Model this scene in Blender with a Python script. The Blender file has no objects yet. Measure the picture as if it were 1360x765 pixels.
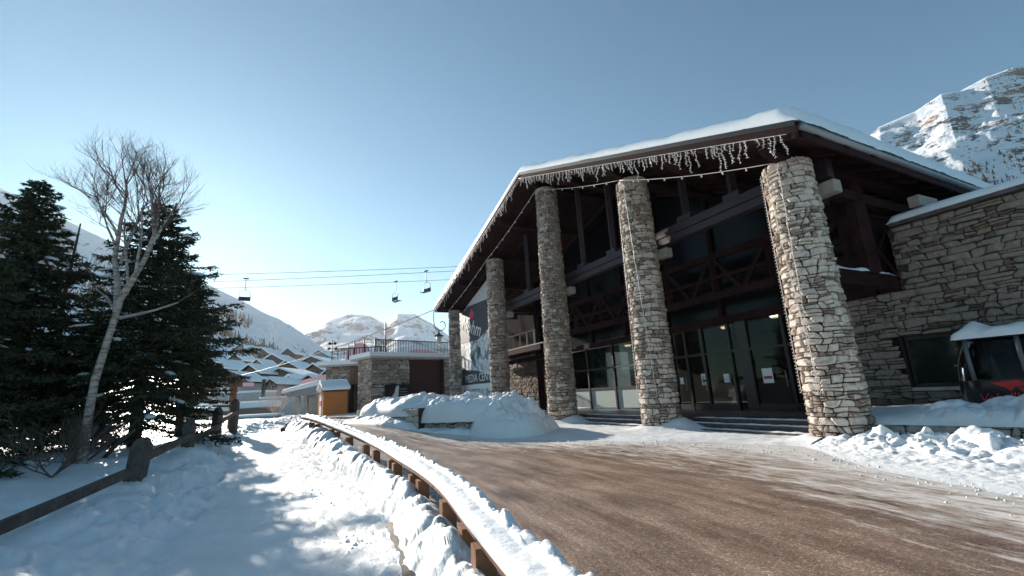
import bpy, math, random
import numpy as np
from mathutils import Vector, Matrix

scene = bpy.context.scene
COL = scene.collection
rnd = random.Random(7)

# ------------------------------------------------------------------ camera
F_PX, PITCH, ROLL, EYE = 590.65, math.radians(13.215), math.radians(3.202), 1.6
cF = Vector((0, math.cos(PITCH), math.sin(PITCH)))
_U0 = Vector((0, -math.sin(PITCH), math.cos(PITCH))); _R0 = Vector((1, 0, 0))
cR = _R0*math.cos(ROLL) - _U0*math.sin(ROLL)
cU = _U0*math.cos(ROLL) + _R0*math.sin(ROLL)
cam_data = bpy.data.cameras.new('camera')
cam_data.sensor_width = 36.0
cam_data.lens = F_PX*36.0/1360.0
cam_data.clip_start = 0.05; cam_data.clip_end = 20000
cam = bpy.data.objects.new('camera', cam_data); COL.objects.link(cam)
cam.matrix_world = Matrix(((cR.x, cU.x, -cF.x, 0), (cR.y, cU.y, -cF.y, 0), (cR.z, cU.z, -cF.z, EYE), (0, 0, 0, 1)))
scene.camera = cam

# ------------------------------------------------------------------ light
SUN_AZ, SUN_EL = math.radians(-39.2), math.radians(18.0)
world = bpy.data.worlds.new('World'); scene.world = world; world.use_nodes = True
wn = world.node_tree; wn.nodes.clear()
sky = wn.nodes.new('ShaderNodeTexSky'); sky.sky_type = 'NISHITA'; sky.sun_disc = False
sky.sun_elevation = SUN_EL; sky.sun_rotation = SUN_AZ
sky.altitude = 1800; sky.air_density = 1.0; sky.dust_density = 0.45; sky.ozone_density = 1.0
bg = wn.nodes.new('ShaderNodeBackground'); bg.inputs[1].default_value = 0.076
out = wn.nodes.new('ShaderNodeOutputWorld')
tint = wn.nodes.new('ShaderNodeMix'); tint.data_type = 'RGBA'; tint.blend_type = 'MULTIPLY'; tint.inputs[0].default_value = 1.0; tint.inputs[7].default_value = (0.63, 0.99, 0.98, 1)
wn.links.new(sky.outputs[0], tint.inputs[6]); wn.links.new(tint.outputs[2], bg.inputs[0]); wn.links.new(bg.outputs[0], out.inputs[0])
sun_d = bpy.data.lights.new('sun', 'SUN'); sun_d.energy = 5.0; sun_d.angle = math.radians(0.53); sun_d.color = (1.0, 0.92, 0.81)
sun = bpy.data.objects.new('sun', sun_d); COL.objects.link(sun)
SDIR = Vector((math.sin(SUN_AZ)*math.cos(SUN_EL), math.cos(SUN_AZ)*math.cos(SUN_EL), math.sin(SUN_EL)))
sun.rotation_euler = SDIR.to_track_quat('Z', 'Y').to_euler()
sun.location = (-30, 30, 30)
vs = scene.view_settings
vs.view_transform = 'Standard'; vs.look = 'None'; vs.exposure = 1.05; vs.gamma = 1.0; vs.use_curve_mapping = False
scene.render.engine = 'CYCLES'

# ------------------------------------------------------------------ helpers
def ray(x, y):
    return cF + cR*((x-680)/F_PX) + cU*((382.5-y)/F_PX)
def atY(x, y, Y):
    d = ray(x, y); return Vector((0, 0, EYE)) + d*(Y/d.y)
def sstep(a, b, v):
    k = np.clip((np.asarray(v, float)-a)/(b-a), 0, 1); return k*k*(3-2*k)
def T(x, y):
    return 0.6*sstep(7, 23, np.asarray(y, float)-1.6*(np.asarray(x, float)+6))
def gnd(x, y, dz=0.0):
    """first meeting of a pixel's ray with the terrain (+dz)"""
    d = ray(x, y); C = Vector((0, 0, EYE)); p = C.copy(); s = 0.5
    while s < 200:
        q = C + d*s
        if q.z < float(T(q.x, q.y))+dz: break
        s += 0.02*max(1, s*0.15)
    return q

def _hash(ix, iy, seed):
    h = (ix.astype(np.int64)*374761393 + iy.astype(np.int64)*668265263 + seed*2147483647) & 0xFFFFFFFF
    h = ((h ^ (h >> 13))*1274126177) & 0xFFFFFFFF
    h = h ^ (h >> 16)
    return (h & 0xFFFFFF)/float(0xFFFFFF)
def vnoise(x, y, seed=0):
    x = np.asarray(x, float); y = np.asarray(y, float)
    ix = np.floor(x); iy = np.floor(y); fx = x-ix; fy = y-iy
    fx = fx*fx*(3-2*fx); fy = fy*fy*(3-2*fy)
    a = _hash(ix, iy, seed); b = _hash(ix+1, iy, seed); c = _hash(ix, iy+1, seed); d = _hash(ix+1, iy+1, seed)
    return (a*(1-fx)+b*fx)*(1-fy)+(c*(1-fx)+d*fx)*fy - 0.5
def fbm(x, y, oct=4, seed=0, gain=0.5):
    s = 0; a = 1.0
    for i in range(oct):
        s = s + a*vnoise(x*2**i+17.3*i, y*2**i-9.1*i, seed+i); a *= gain
    return s
def worley(x, y, seed=0):
    x = np.asarray(x, float); y = np.asarray(y, float)
    ix = np.floor(x); iy = np.floor(y); f1 = np.full(x.shape, 9.0); hid = np.zeros(x.shape)
    for dx in (-1, 0, 1):
        for dy in (-1, 0, 1):
            cx = ix+dx; cy = iy+dy
            px = cx+_hash(cx, cy, seed); py = cy+_hash(cx, cy, seed+91)
            dd = np.hypot(px-x, py-y); m = dd < f1
            f1 = np.where(m, dd, f1); hid = np.where(m, _hash(cx, cy, seed+7), hid)
    return f1, hid
def clods(x, y, size, seed=0):
    """rounded lumps of broken snow, 0..1"""
    wx = x+0.55*size*fbm(x/size*0.9, y/size*0.9, 2, seed+11); wy = y+0.55*size*fbm(x/size*0.9+5, y/size*0.9+9, 2, seed+13)
    f, h = worley(wx/size, wy/size, seed)
    return np.clip(1-f*f*1.35, 0, 1)*(0.25+0.75*h)
def chunks(x, y, size, seed=0):
    """angular ploughed blocks: tilted plateaus with broken edges, about 0..1"""
    x = np.asarray(x, float)+0.3*size*fbm(x/size*2.1, y/size*2.1, 3, seed+21); y = np.asarray(y, float)+0.3*size*fbm(x/size*2.1+4, y/size*2.1+8, 3, seed+23)
    x = x/size; y = y/size; ix = np.floor(x); iy = np.floor(y)
    f1 = np.full(x.shape, 9.0); f2 = np.full(x.shape, 9.0); hid = np.zeros(x.shape); tl = np.zeros(x.shape)
    for dx in (-1, 0, 1):
        for dy in (-1, 0, 1):
            cx = ix+dx; cy = iy+dy; px = cx+_hash(cx, cy, seed); py = cy+_hash(cx, cy, seed+91); dd = np.hypot(px-x, py-y)
            a = 6.283*_hash(cx, cy, seed+5); m = dd < f1; f2 = np.where(m, f1, np.minimum(f2, dd)); f1 = np.where(m, dd, f1)
            hid = np.where(m, _hash(cx, cy, seed+7), hid); tl = np.where(m, (x-px)*np.cos(a)+(y-py)*np.sin(a), tl)
    return np.clip((f2-f1)*3.2, 0, 1)**0.5*np.clip(0.2+0.8*hid+0.55*tl, 0.02, 1.2)

class MB:
    """collects shapes for ONE mesh object"""
    def __init__(s): s.v = []; s.f = []; s.sm = []
    def add(s, vs_, fs, smooth=False):
        n = len(s.v); s.v.extend([tuple(p) for p in vs_])
        for f in fs: s.f.append(tuple(i+n for i in f)); s.sm.append(smooth)
        return s
    def hexa(s, p):
        return s.add(p, [(0,3,2,1),(4,5,6,7),(0,1,5,4),(1,2,6,5),(2,3,7,6),(3,0,4,7)])
    def box(s, c, size, rz=0.0):
        cx, cy, cz = c; a, b, h = size[0]/2, size[1]/2, size[2]/2; co, si = math.cos(rz), math.sin(rz)
        P = []
        for z in (-h, h):
            for x, y in ((-a,-b),(a,-b),(a,b),(-a,b)): P.append((cx+x*co-y*si, cy+x*si+y*co, cz+z))
        return s.hexa(P)
    def bar(s, a, b, w, h, up=(0,0,1)):
        a = Vector(a); b = Vector(b); d = (b-a).normalized(); r = d.cross(Vector(up))
        if r.length < 1e-4: r = d.cross(Vector((1,0,0)))
        r.normalize(); u = r.cross(d)
        P = []
        for q in (a, b):
            for i, j in ((-1,-1),(1,-1),(1,1),(-1,1)): P.append(q+r*(i*w/2)+u*(j*h/2))
        return s.add(P, [(0,1,2,3),(7,6,5,4),(0,4,5,1),(1,5,6,2),(2,6,7,3),(3,7,4,0)])
    def tube(s, pts, rad, n=8, caps=True, smooth=True):
        pts = [Vector(p) for p in pts]
        if not hasattr(rad, '__len__'): rad = [rad]*len(pts)
        V = []; ref = None
        for i, p in enumerate(pts):
            d = (pts[min(i+1, len(pts)-1)]-pts[max(i-1, 0)])
            d = d.normalized() if d.length > 1e-9 else Vector((0,0,1))
            if ref is None: ref = Vector((0,0,1)) if abs(d.z) < 0.9 else Vector((1,0,0))
            u = (ref-d*ref.dot(d)).normalized(); w = d.cross(u); ref = u
            for k in range(n):
                a = 2*math.pi*k/n; V.append(p+(u*math.cos(a)+w*math.sin(a))*rad[i])
        Fs = []
        for i in range(len(pts)-1):
            for k in range(n):
                k2 = (k+1) % n; Fs.append((i*n+k, i*n+k2, (i+1)*n+k2, (i+1)*n+k))
        if caps: Fs.append(tuple(reversed(range(n)))); Fs.append(tuple(range((len(pts)-1)*n, len(pts)*n)))
        return s.add(V, Fs, smooth)
    def prism(s, poly, off):
        """planar polygon (3D points) extruded by vector off"""
        n = len(poly); off = Vector(off); A = [Vector(p) for p in poly]; B = [p+off for p in A]
        return s.add(A+B, [tuple(range(n)), tuple(reversed(range(n, 2*n)))]+[(i, n+i, n+(i+1) % n, (i+1) % n) for i in range(n)])
    def grid(s, X, Y, Z, smooth=True, flip=False):
        nu, nv = X.shape
        V = np.stack([X, Y, Z], -1).reshape(-1, 3)
        idx = np.arange(nu*nv).reshape(nu, nv)
        q = np.stack([idx[:-1,:-1], idx[1:,:-1], idx[1:,1:], idx[:-1,1:]], -1).reshape(-1, 4)
        if flip: q = q[:, ::-1]
        n = len(s.v); s.v.extend(map(tuple, V.tolist())); s.f.extend(map(tuple, (q+n).tolist())); s.sm.extend([smooth]*len(q))
        return s
    def mesh(s, name, mat, origin=(0,0,0)):
        o = origin
        v = [(p[0]-o[0], p[1]-o[1], p[2]-o[2]) for p in s.v] if any(o) else s.v
        me = bpy.data.meshes.new(name); me.from_pydata(v, [], s.f)
        if any(s.sm): me.polygons.foreach_set('use_smooth', s.sm)
        me.materials.append(mat); me.update(); return me
    def build(s, name, mat, parent=None, kind=None, label=None, cat=None, group=None, bevel=0):
        o = ROOT.get(parent.name, (0,0,0)) if parent else (0,0,0)
        if parent is None and cat:                       # a single-mesh thing keeps its origin at its base
            A = np.array(s.v); o = (float(A[:,0].mean()), float(A[:,1].mean()), float(A[:,2].min()))
        ob = bpy.data.objects.new(name, s.mesh(name, mat, o)); COL.objects.link(ob)
        if parent: ob.parent = parent; ROOT[ob.name] = o
        elif cat: ob.location = o
        tag(ob, label, cat, group, kind)
        if bevel:
            m = ob.modifiers.new('bevel', 'BEVEL'); m.width = bevel; m.segments = 2; m.limit_method = 'ANGLE'
        return ob
ROOT = {}
def tag(o, label=None, cat=None, group=None, kind=None):
    if label: o['label'] = label
    if cat: o['category'] = cat
    if group: o['group'] = group
    if kind: o['kind'] = kind
def thing(name, loc, label, cat, group=None):
    e = bpy.data.objects.new(name, None); COL.objects.link(e); e.location = loc; e.empty_display_size = 0.3
    ROOT[e.name] = tuple(loc); tag(e, label, cat, group); return e
def linkmesh(name, me, parent, loc, rot=(0,0,0), scale=(1,1,1)):
    o = bpy.data.objects.new(name, me); COL.objects.link(o); o.parent = parent
    r = ROOT.get(parent.name, (0,0,0)) if parent else (0,0,0)
    o.location = (loc[0]-r[0], loc[1]-r[1], loc[2]-r[2]); o.rotation_euler = rot; o.scale = scale; return o

# ------------------------------------------------------------------ materials
def mat(name, base=(0.5,0.5,0.5), rough=0.7, metal=0.0, spec=0.4):
    m = bpy.data.materials.new(name); m.use_nodes = True
    b = m.node_tree.nodes['Principled BSDF']
    b.inputs['Base Color'].default_value = (*base, 1); b.inputs['Roughness'].default_value = rough
    b.inputs['Metallic'].default_value = metal; b.inputs['Specular IOR Level'].default_value = spec
    return m
def N(m, t, **kw):
    n = m.node_tree.nodes.new(t)
    for k, v in kw.items():
        if k.startswith('i_'):
            key = k[2:]; n.inputs[int(key) if key.isdigit() else key].default_value = v
        else: setattr(n, k, v)
    return n
def L(m, a, b): m.node_tree.links.new(a, b)
def BS(m): return m.node_tree.nodes['Principled BSDF']
def coords(m, kind='Object', scale=(1,1,1), rot=(0,0,0)):
    if kind == 'World':
        g = N(m, 'ShaderNodeNewGeometry'); o = g.outputs['Position']
    else:
        o = N(m, 'ShaderNodeTexCoord').outputs[kind]
    mp = N(m, 'ShaderNodeMapping'); mp.inputs['Scale'].default_value = scale; mp.inputs['Rotation'].default_value = rot
    L(m, o, mp.inputs[0]); return mp.outputs[0]
def noise(m, vec, scale, detail=4, rough=0.55):
    n = N(m, 'ShaderNodeTexNoise'); n.inputs['Scale'].default_value = scale; n.inputs['Detail'].default_value = detail; n.inputs['Roughness'].default_value = rough
    L(m, vec, n.inputs['Vector']); return n.outputs['Fac']
def ramp(m, fac, stops):
    r = N(m, 'ShaderNodeValToRGB'); e = r.color_ramp.elements
    while len(e) < len(stops): e.new(0.5)
    for el, (p, c) in zip(e, stops): el.position = p; el.color = (*c, 1) if len(c) == 3 else c
    L(m, fac, r.inputs[0]); return r.outputs[0]
def mixc(m, fac, a, b, mode='MIX'):
    x = N(m, 'ShaderNodeMix', data_type='RGBA', blend_type=mode)
    for s, v in ((0, fac), (6, a), (7, b)):
        if isinstance(v, (int, float)): x.inputs[s].default_value = v
        elif isinstance(v, tuple): x.inputs[s].default_value = (*v, 1)
        else: L(m, v, x.inputs[s])
    return x.outputs[2]
def bump(m, h, strength=0.3, dist=0.02, prev=None):
    b = N(m, 'ShaderNodeBump'); b.inputs['Strength'].default_value = strength; b.inputs['Distance'].default_value = dist
    L(m, h, b.inputs['Height'])
    if prev: L(m, prev, b.inputs['Normal'])
    L(m, b.outputs[0], BS(m).inputs['Normal']); return b.outputs[0]
def mth(m, op, a, b=None):
    n = N(m, 'ShaderNodeMath', operation=op)
    for i, v in enumerate((a, b)):
        if v is None: continue
        if isinstance(v, (int, float)): n.inputs[i].default_value = v
        else: L(m, v, n.inputs[i])
    return n.outputs[0]

def snow_mat(name, tint=(0.80,0.82,0.84), dirt=(0.6,0.58,0.55), amt=0.35, bscale=14, bstr=0.5):
    m = mat(name, tint, 0.55, spec=0.35); w = coords(m, 'World')
    f = ramp(m, noise(m, w, 1.1, 6), [(0.42,(0,0,0)),(0.8,(amt,amt,amt))])
    L(m, mixc(m, f, tint, dirt), BS(m).inputs['Base Color'])
    b1 = bump(m, noise(m, w, bscale, 6, 0.65), bstr, 0.03)
    bump(m, noise(m, w, 120, 3), 0.35, 0.006, b1); return m
M = {}
M['snow'] = snow_mat('snow')
M['roof_snow'] = snow_mat('roof_snow', amt=0.1, bscale=5, bstr=0.3)
M['path_snow'] = snow_mat('path_snow', (0.78,0.79,0.8), (0.55,0.52,0.48), 0.5, 22, 0.7)
def wood_mat(name, a, b, rough=0.7, sc=(3,3,30), bs=0.4):
    m = mat(name, a, rough); v = coords(m, 'Object')
    n1 = noise(m, v, 2.5, 5)
    mp = N(m, 'ShaderNodeMapping'); mp.inputs['Scale'].default_value = sc; L(m, v, mp.inputs[0])
    g = noise(m, mp.outputs[0], 1.6, 5, 0.6)
    L(m, ramp(m, mth(m, 'ADD', mth(m, 'MULTIPLY', n1, 0.5), mth(m, 'MULTIPLY', g, 0.5)), [(0.33, a), (0.66, b)]), BS(m).inputs['Base Color'])
    bump(m, g, bs, 0.01); return m
M['dark_wood'] = wood_mat('dark_wood', (0.013,0.0055,0.006), (0.036,0.0155,0.016), 0.6, (6,6,6))
BS(M['dark_wood']).inputs['Specular IOR Level'].default_value = 0.12; BS(M['dark_wood']).inputs['Roughness'].default_value = 0.85
M['grey_wood'] = wood_mat('grey_wood', (0.035,0.03,0.028), (0.11,0.095,0.085), 0.85, (8,8,8))
M['rail_wood'] = wood_mat('rail_wood', (0.15,0.06,0.03), (0.28,0.12,0.06), 0.65, (9,9,9))
M['blue_wood'] = wood_mat('blue_wood', (0.022,0.015,0.02), (0.045,0.032,0.04), 0.6, (6,6,6))
M['brown_wood'] = wood_mat('brown_wood', (0.10,0.055,0.035), (0.2,0.11,0.07), 0.7, (9,9,9))
M['orange_paint'] = wood_mat('orange_paint', (0.42,0.13,0.025), (0.52,0.18,0.04), 0.55, (5,5,5), 0.15)
def stone_mat(name, cols, rough=0.85):
    m = mat(name, cols[0], rough, spec=0.3); g = N(m, 'ShaderNodeNewGeometry'); w = coords(m, 'World')
    k = len(cols); r = N(m, 'ShaderNodeValToRGB'); r.color_ramp.interpolation = 'LINEAR'; e = r.color_ramp.elements
    while len(e) < k: e.new(0.5)
    for i, (el, c) in enumerate(zip(e, cols)): el.position = i/(k-1); el.color = (*c, 1)
    L(m, g.outputs['Random Per Island'], r.inputs[0])
    n1 = noise(m, w, 9, 6, 0.65); sh = ramp(m, n1, [(0.3,(0.62,0.6,0.58)),(0.7,(1.12,1.1,1.08))])
    L(m, mixc(m, 1.0, r.outputs[0], sh, 'MULTIPLY'), BS(m).inputs['Base Color'])
    bump(m, noise(m, w, 26, 6, 0.7), 0.6, 0.02); return m
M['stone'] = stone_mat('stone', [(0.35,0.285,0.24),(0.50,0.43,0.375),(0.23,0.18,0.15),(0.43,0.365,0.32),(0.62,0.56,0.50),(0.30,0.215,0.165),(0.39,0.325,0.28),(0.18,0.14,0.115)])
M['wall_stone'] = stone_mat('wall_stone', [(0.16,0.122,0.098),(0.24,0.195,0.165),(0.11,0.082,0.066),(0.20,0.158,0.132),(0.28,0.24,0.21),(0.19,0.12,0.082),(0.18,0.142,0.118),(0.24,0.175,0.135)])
M['mortar'] = mat('mortar', (0.045,0.037,0.032), 0.95)
M['slab'] = mat('slab', (0.075,0.07,0.068), 0.45)
n_ = noise(M['slab'], coords(M['slab'], 'World'), 5, 5); L(M['slab'], ramp(M['slab'], n_, [(0.35,(0.05,0.047,0.046)),(0.7,(0.11,0.10,0.098))]), BS(M['slab']).inputs['Base Color'])
M['black'] = mat('black_metal', (0.02,0.02,0.022), 0.45, 0.3)
M['frame'] = mat('frame_dark', (0.025,0.017,0.016), 0.4)
M['grey_metal'] = mat('grey_metal', (0.22,0.23,0.24), 0.45, 0.6)
M['steel'] = mat('steel_cable', (0.08,0.085,0.09), 0.5, 0.6)
M['white'] = mat('white_paint', (0.78,0.78,0.77), 0.5)
M['bulb'] = mat('bulb_plastic', (0.72,0.68,0.66), 0.35)
M['concrete'] = mat('concrete', (0.42,0.40,0.38), 0.85)
n_ = noise(M['concrete'], coords(M['concrete'], 'World'), 3, 6); L(M['concrete'], ramp(M['concrete'], n_, [(0.3,(0.33,0.31,0.3)),(0.7,(0.5,0.48,0.46))]), BS(M['concrete']).inputs['Base Color'])
M['red'] = mat('red_paint', (0.5,0.02,0.025), 0.5)
M['red_net'] = mat('red_net', (0.8,0.42,0.44), 0.7)
M['garage'] = wood_mat('garage_boards', (0.035,0.012,0.014), (0.06,0.02,0.022), 0.6, (2,2,20))
M['plaster'] = mat('pale_plaster', (0.46,0.43,0.4), 0.85)
M['paper'] = mat('paper', (0.75,0.75,0.74), 0.6)
M['ink'] = mat('ink', (0.03,0.03,0.035), 0.6)
M['fire_red'] = mat('notice_red', (0.45,0.08,0.1), 0.6)
def glass_mat(name, tint=(0.6,0.68,0.66), clear=0.55):
    m = bpy.data.materials.new(name); m.use_nodes = True; nt = m.node_tree; nt.nodes.clear()
    o = nt.nodes.new('ShaderNodeOutputMaterial'); tr = nt.nodes.new('ShaderNodeBsdfTransparent'); gl = nt.nodes.new('ShaderNodeBsdfGlossy')
    tr.inputs[0].default_value = (tint[0]*clear*1.25, tint[1]*clear*1.15, tint[2]*clear*1.15, 1); gl.inputs['Roughness'].default_value = 0.02
    fr = nt.nodes.new('ShaderNodeFresnel'); fr.inputs[0].default_value = 1.28; mx = nt.nodes.new('ShaderNodeMixShader')
    nt.links.new(fr.outputs[0], mx.inputs[0]); nt.links.new(tr.outputs[0], mx.inputs[1]); nt.links.new(gl.outputs[0], mx.inputs[2]); nt.links.new(mx.outputs[0], o.inputs[0])
    return m
M['glass'] = glass_mat('window_glass')
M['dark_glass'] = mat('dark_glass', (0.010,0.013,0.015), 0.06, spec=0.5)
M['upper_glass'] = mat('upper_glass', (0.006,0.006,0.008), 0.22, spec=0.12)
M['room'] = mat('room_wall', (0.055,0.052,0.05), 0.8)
M['frosted'] = mat('frosted_panel', (0.42,0.46,0.44), 0.35)
# ------------------------------------------------------------------ ground, road, path, snow banks
def spline(pts, n, power=1.0):
    """smooth resample of a polyline, denser at its start when power > 1"""
    P = np.array([(p[0], p[1]) for p in pts], float)
    s = np.concatenate([[0], np.cumsum(np.hypot(*np.diff(P, axis=0).T))])
    q = s[-1]*np.linspace(0, 1, n)**power
    def cr(col):
        m = np.gradient(col, s); i = np.clip(np.searchsorted(s, q, 'right')-1, 0, len(s)-2)
        h = s[i+1]-s[i]; t = (q-s[i])/h
        return (2*t**3-3*t**2+1)*col[i]+(t**3-2*t**2+t)*h*m[i]+(-2*t**3+3*t**2)*col[i+1]+(t**3-t**2)*h*m[i+1]
    return np.stack([cr(P[:,0]), cr(P[:,1])], -1)
def ribbon(A, B, nu, nv, zf, power=1.6, vpow=1.0):
    a = spline(A, nu, power); b = spline(B, nu, power)
    v = np.linspace(0, 1, nv)**vpow
    X = a[:,None,0]*(1-v)+b[:,None,0]*v; Y = a[:,None,1]*(1-v)+b[:,None,1]*v
    V = np.broadcast_to(v, X.shape); U = np.broadcast_to(np.linspace(0,1,nu)[:,None], X.shape)
    return X, Y, zf(X, Y, U, V), U, V
def add_uv(ob, U, V, nm='UVMap'):
    me = ob.data; uv = me.uv_layers.new(name=nm)
    idx = np.zeros(len(me.loops), int); me.loops.foreach_get('vertex_index', idx)
    co = np.stack([U.reshape(-1), V.reshape(-1)], -1)[idx]; uv.data.foreach_set('uv', co.reshape(-1))

def xy(p): return (p.x, p.y)
RAILZ = 0.52
rail_px = [(712,765),(655,707),(602,650),(540,610),(485,582),(440,564),(405,554)]
rail_pts = [(1.6,-4.0),(0.95,0.5)] + [xy(gnd(x, y, RAILZ)) for x, y in rail_px]
path_r = [(0.6,-4.0),(-0.2,1.5)] + [xy(gnd(x, y, -0.15)) for x, y in [(560,765),(530,700),(480,640),(420,597),(385,578)]]
path_l = [(-2.6,-4.0),(-3.1,1.5)] + [xy(gnd(x, y, -0.15)) for x, y in [(190,765),(262,690),(305,620),(326,585)]]
last_r = Vector((path_r[-1][0], path_r[-1][1])); last_l = Vector((path_l[-1][0], path_l[-1][1]))
path_r += [(last_r.x-5.0, last_r.y+10)]; path_l += [(last_l.x-5, last_l.y+9)]
rl = rail_pts[-1]
road_l = [(p[0]+0.12, p[1]+0.02) for p in rail_pts] + [(rl[0]-5, rl[1]+10), (rl[0]-14, rl[1]+26)]
road_r = [(7.6,-6),(7.3,2.5),(7.0,6.2),(7.0,8.4),(6.9,11.0),(5.3,13.2),(2.9,14.9),(-0.1,17.0),(-2.3,19.4),(-5.9,24.2),(-9.0,30.4),(-15,46),(-22,62)]

# the snow-covered valley floor, one sheet out to the mountains
g = MB(); xs = np.concatenate([np.linspace(-4000,-160,14), np.linspace(-150,150,61), np.linspace(160,4000,14)])
ys = np.concatenate([np.linspace(-1500,-60,8), np.linspace(-50,200,51), np.linspace(230,5000,16)])
Xg, Yg = np.meshgrid(xs, ys, indexing='ij')
near = np.exp(-((Xg/14)**2+((Yg-12)/26)**2))
Zg = T(Xg, Yg)-0.35+0.1*(1-near)+fbm(Xg/30, Yg/30, 3, 5)*0.5*(1-np.exp(-((Xg/60)**2+((Yg-15)/70)**2)))
g.grid(Xg, Yg, Zg); g.build('ground', M['snow'], kind='structure')

# road
m = mat('road_surface', (0.09,0.06,0.045), 0.6, spec=0.5); M['road'] = m
w = coords(m, 'World'); uvn = N(m, 'ShaderNodeTexCoord'); sep = N(m, 'ShaderNodeSeparateXYZ'); L(m, uvn.outputs['UV'], sep.inputs[0])
um = N(m, 'ShaderNodeUVMap', uv_map='Metres'); wr = N(m, 'ShaderNodeMapping'); wr.inputs['Scale'].default_value = (0.17,1.0,1); L(m, um.outputs[0], wr.inputs[0])
streak = noise(m, wr.outputs[0], 2.6, 9, 0.66); wr2 = N(m, 'ShaderNodeMapping'); wr2.inputs['Scale'].default_value = (0.35,1.0,1); L(m, um.outputs[0], wr2.inputs[0]); patch = noise(m, wr2.outputs[0], 7.0, 10, 0.74)
blot = noise(m, w, 0.55, 5, 0.6); fine = noise(m, w, 48, 6, 0.8)
base = ramp(m, mth(m, 'ADD', mth(m, 'MULTIPLY', streak, 0.5), mth(m, 'MULTIPLY', blot, 0.5)), [(0.36,(0.13,0.08,0.056)),(0.5,(0.245,0.16,0.116)),(0.64,(0.37,0.255,0.19))])
vg = N(m, 'ShaderNodeTexVoronoi'); vg.inputs['Scale'].default_value = 55; L(m, w, vg.inputs['Vector']); sg_ = N(m, 'ShaderNodeSeparateColor'); L(m, vg.outputs['Color'], sg_.inputs[0])
grain = mth(m, 'ADD', mth(m, 'MULTIPLY', sg_.outputs[0], 0.6), mth(m, 'MULTIPLY', fine, 0.4))
speck = ramp(m, grain, [(0.15,(0.6,0.6,0.6)),(0.5,(0.95,0.95,0.95)),(0.74,(1.25,1.24,1.2)),(0.80,(2.1,2.1,2.1))])
base = mixc(m, 1.0, base, speck, 'MULTIPLY')
# slush and pressed snow on the far side of the road, dry pale salt elsewhere
edge = N(m, 'ShaderNodeMapRange'); edge.inputs['From Min'].default_value = 0.36; edge.inputs['From Max'].default_value = 0.93; L(m, sep.outputs['Y'], edge.inputs['Value'])
far = N(m, 'ShaderNodeMapRange'); far.inputs['From Min'].default_value = 0.42; far.inputs['From Max'].default_value = 0.75; far.inputs['To Max'].default_value = 0.30; L(m, sep.outputs['X'], far.inputs['Value'])
sl = mth(m, 'ADD', mth(m, 'ADD', mth(m, 'MULTIPLY', edge.outputs[0], 0.46), far.outputs[0]), mth(m, 'ADD', mth(m, 'MULTIPLY', streak, 0.55), mth(m, 'MULTIPLY', patch, 0.55)))
slush = ramp(m, sl, [(0.72,(0,0,0)),(0.77,(0.6,0.6,0.6)),(0.86,(0.75,0.75,0.75)),(0.92,(0.95,0.95,0.95))])
slc = ramp(m, mth(m, 'ADD', mth(m, 'MULTIPLY', sl, 0.55), mth(m, 'MULTIPLY', patch, 0.5)), [(0.60,(0.36,0.265,0.205)),(0.69,(0.50,0.42,0.36)),(0.75,(0.74,0.70,0.66))])
col = mixc(m, slush, base, slc)
vor = N(m, 'ShaderNodeTexVoronoi', feature='DISTANCE_TO_EDGE'); vor.inputs['Scale'].default_value = 0.75
wv = N(m, 'ShaderNodeVectorMath', operation='ADD'); nz = N(m, 'ShaderNodeTexNoise'); nz.inputs['Scale'].default_value = 2.2; nz.inputs['Detail'].default_value = 6
L(m, w, nz.inputs['Vector']); L(m, w, wv.inputs[0]); L(m, nz.outputs['Color'], wv.inputs[1]); L(m, wv.outputs[0], vor.inputs['Vector'])
crack = ramp(m, vor.outputs['Distance'], [(0.0,(0.75,0.75,0.75)),(0.016,(0,0,0))])
crk = mixc(m, 1.0, crack, ramp(m, blot, [(0.5,(0,0,0)),(0.6,(1,1,1))]), 'MULTIPLY')
col = mixc(m, crk, col, (0.33,0.24,0.19))
L(m, col, BS(m).inputs['Base Color'])
L(m, ramp(m, streak, [(0.35,(0.30,0.30,0.30)),(0.62,(0.62,0.62,0.62))]), BS(m).inputs['Roughness'])
b1 = bump(m, noise(m, w, 45, 5, 0.7), 0.45, 0.02); bump(m, sl, 0.5, 0.05, b1)
def zroad(X, Y, U, V): return T(X, Y)+0.02*fbm(X*1.2, Y*1.2, 3, 3)+0.035*np.clip(V-0.75, 0, 1)*fbm(X*4, Y*4, 3, 9)
X, Y, Z, U, V = ribbon(road_l, road_r, 220, 70, zroad, 1.5)
ro = MB().grid(X, Y, Z, flip=True).build('road', M['road'], kind='structure'); add_uv(ro, U, V)
add_uv(ro, np.cumsum(np.concatenate([np.zeros((1, X.shape[1])), np.hypot(np.diff(X, axis=0), np.diff(Y, axis=0))]), axis=0), np.hypot(X-X[:, :1], Y-Y[:, :1]), 'Metres')

# trodden path
def zpath(X, Y, U, V):
    c, h = worley(X*3.6, Y*3.6, 4)
    foot = -0.03*np.clip(0.42-c, 0, 1)*2*(h > 0.35)
    return T(X, Y)-0.15+0.03*fbm(X*1.5, Y*1.5, 4, 21)+foot*np.clip(V*1.6-0.25, 0.15, 1)+0.05*np.clip(0.2-V, 0, 1)*clods(X, Y, 0.3, 8)*3+0.05*np.clip(V-0.72, 0, 1)*clods(X, Y, 0.16, 6)*4
X, Y, Z, U, V = ribbon(path_l, path_r, 420, 150, zpath, 1.7)
MB().grid(X, Y, Z, flip=True).build('path', M['path_snow'], kind='structure')

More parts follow.
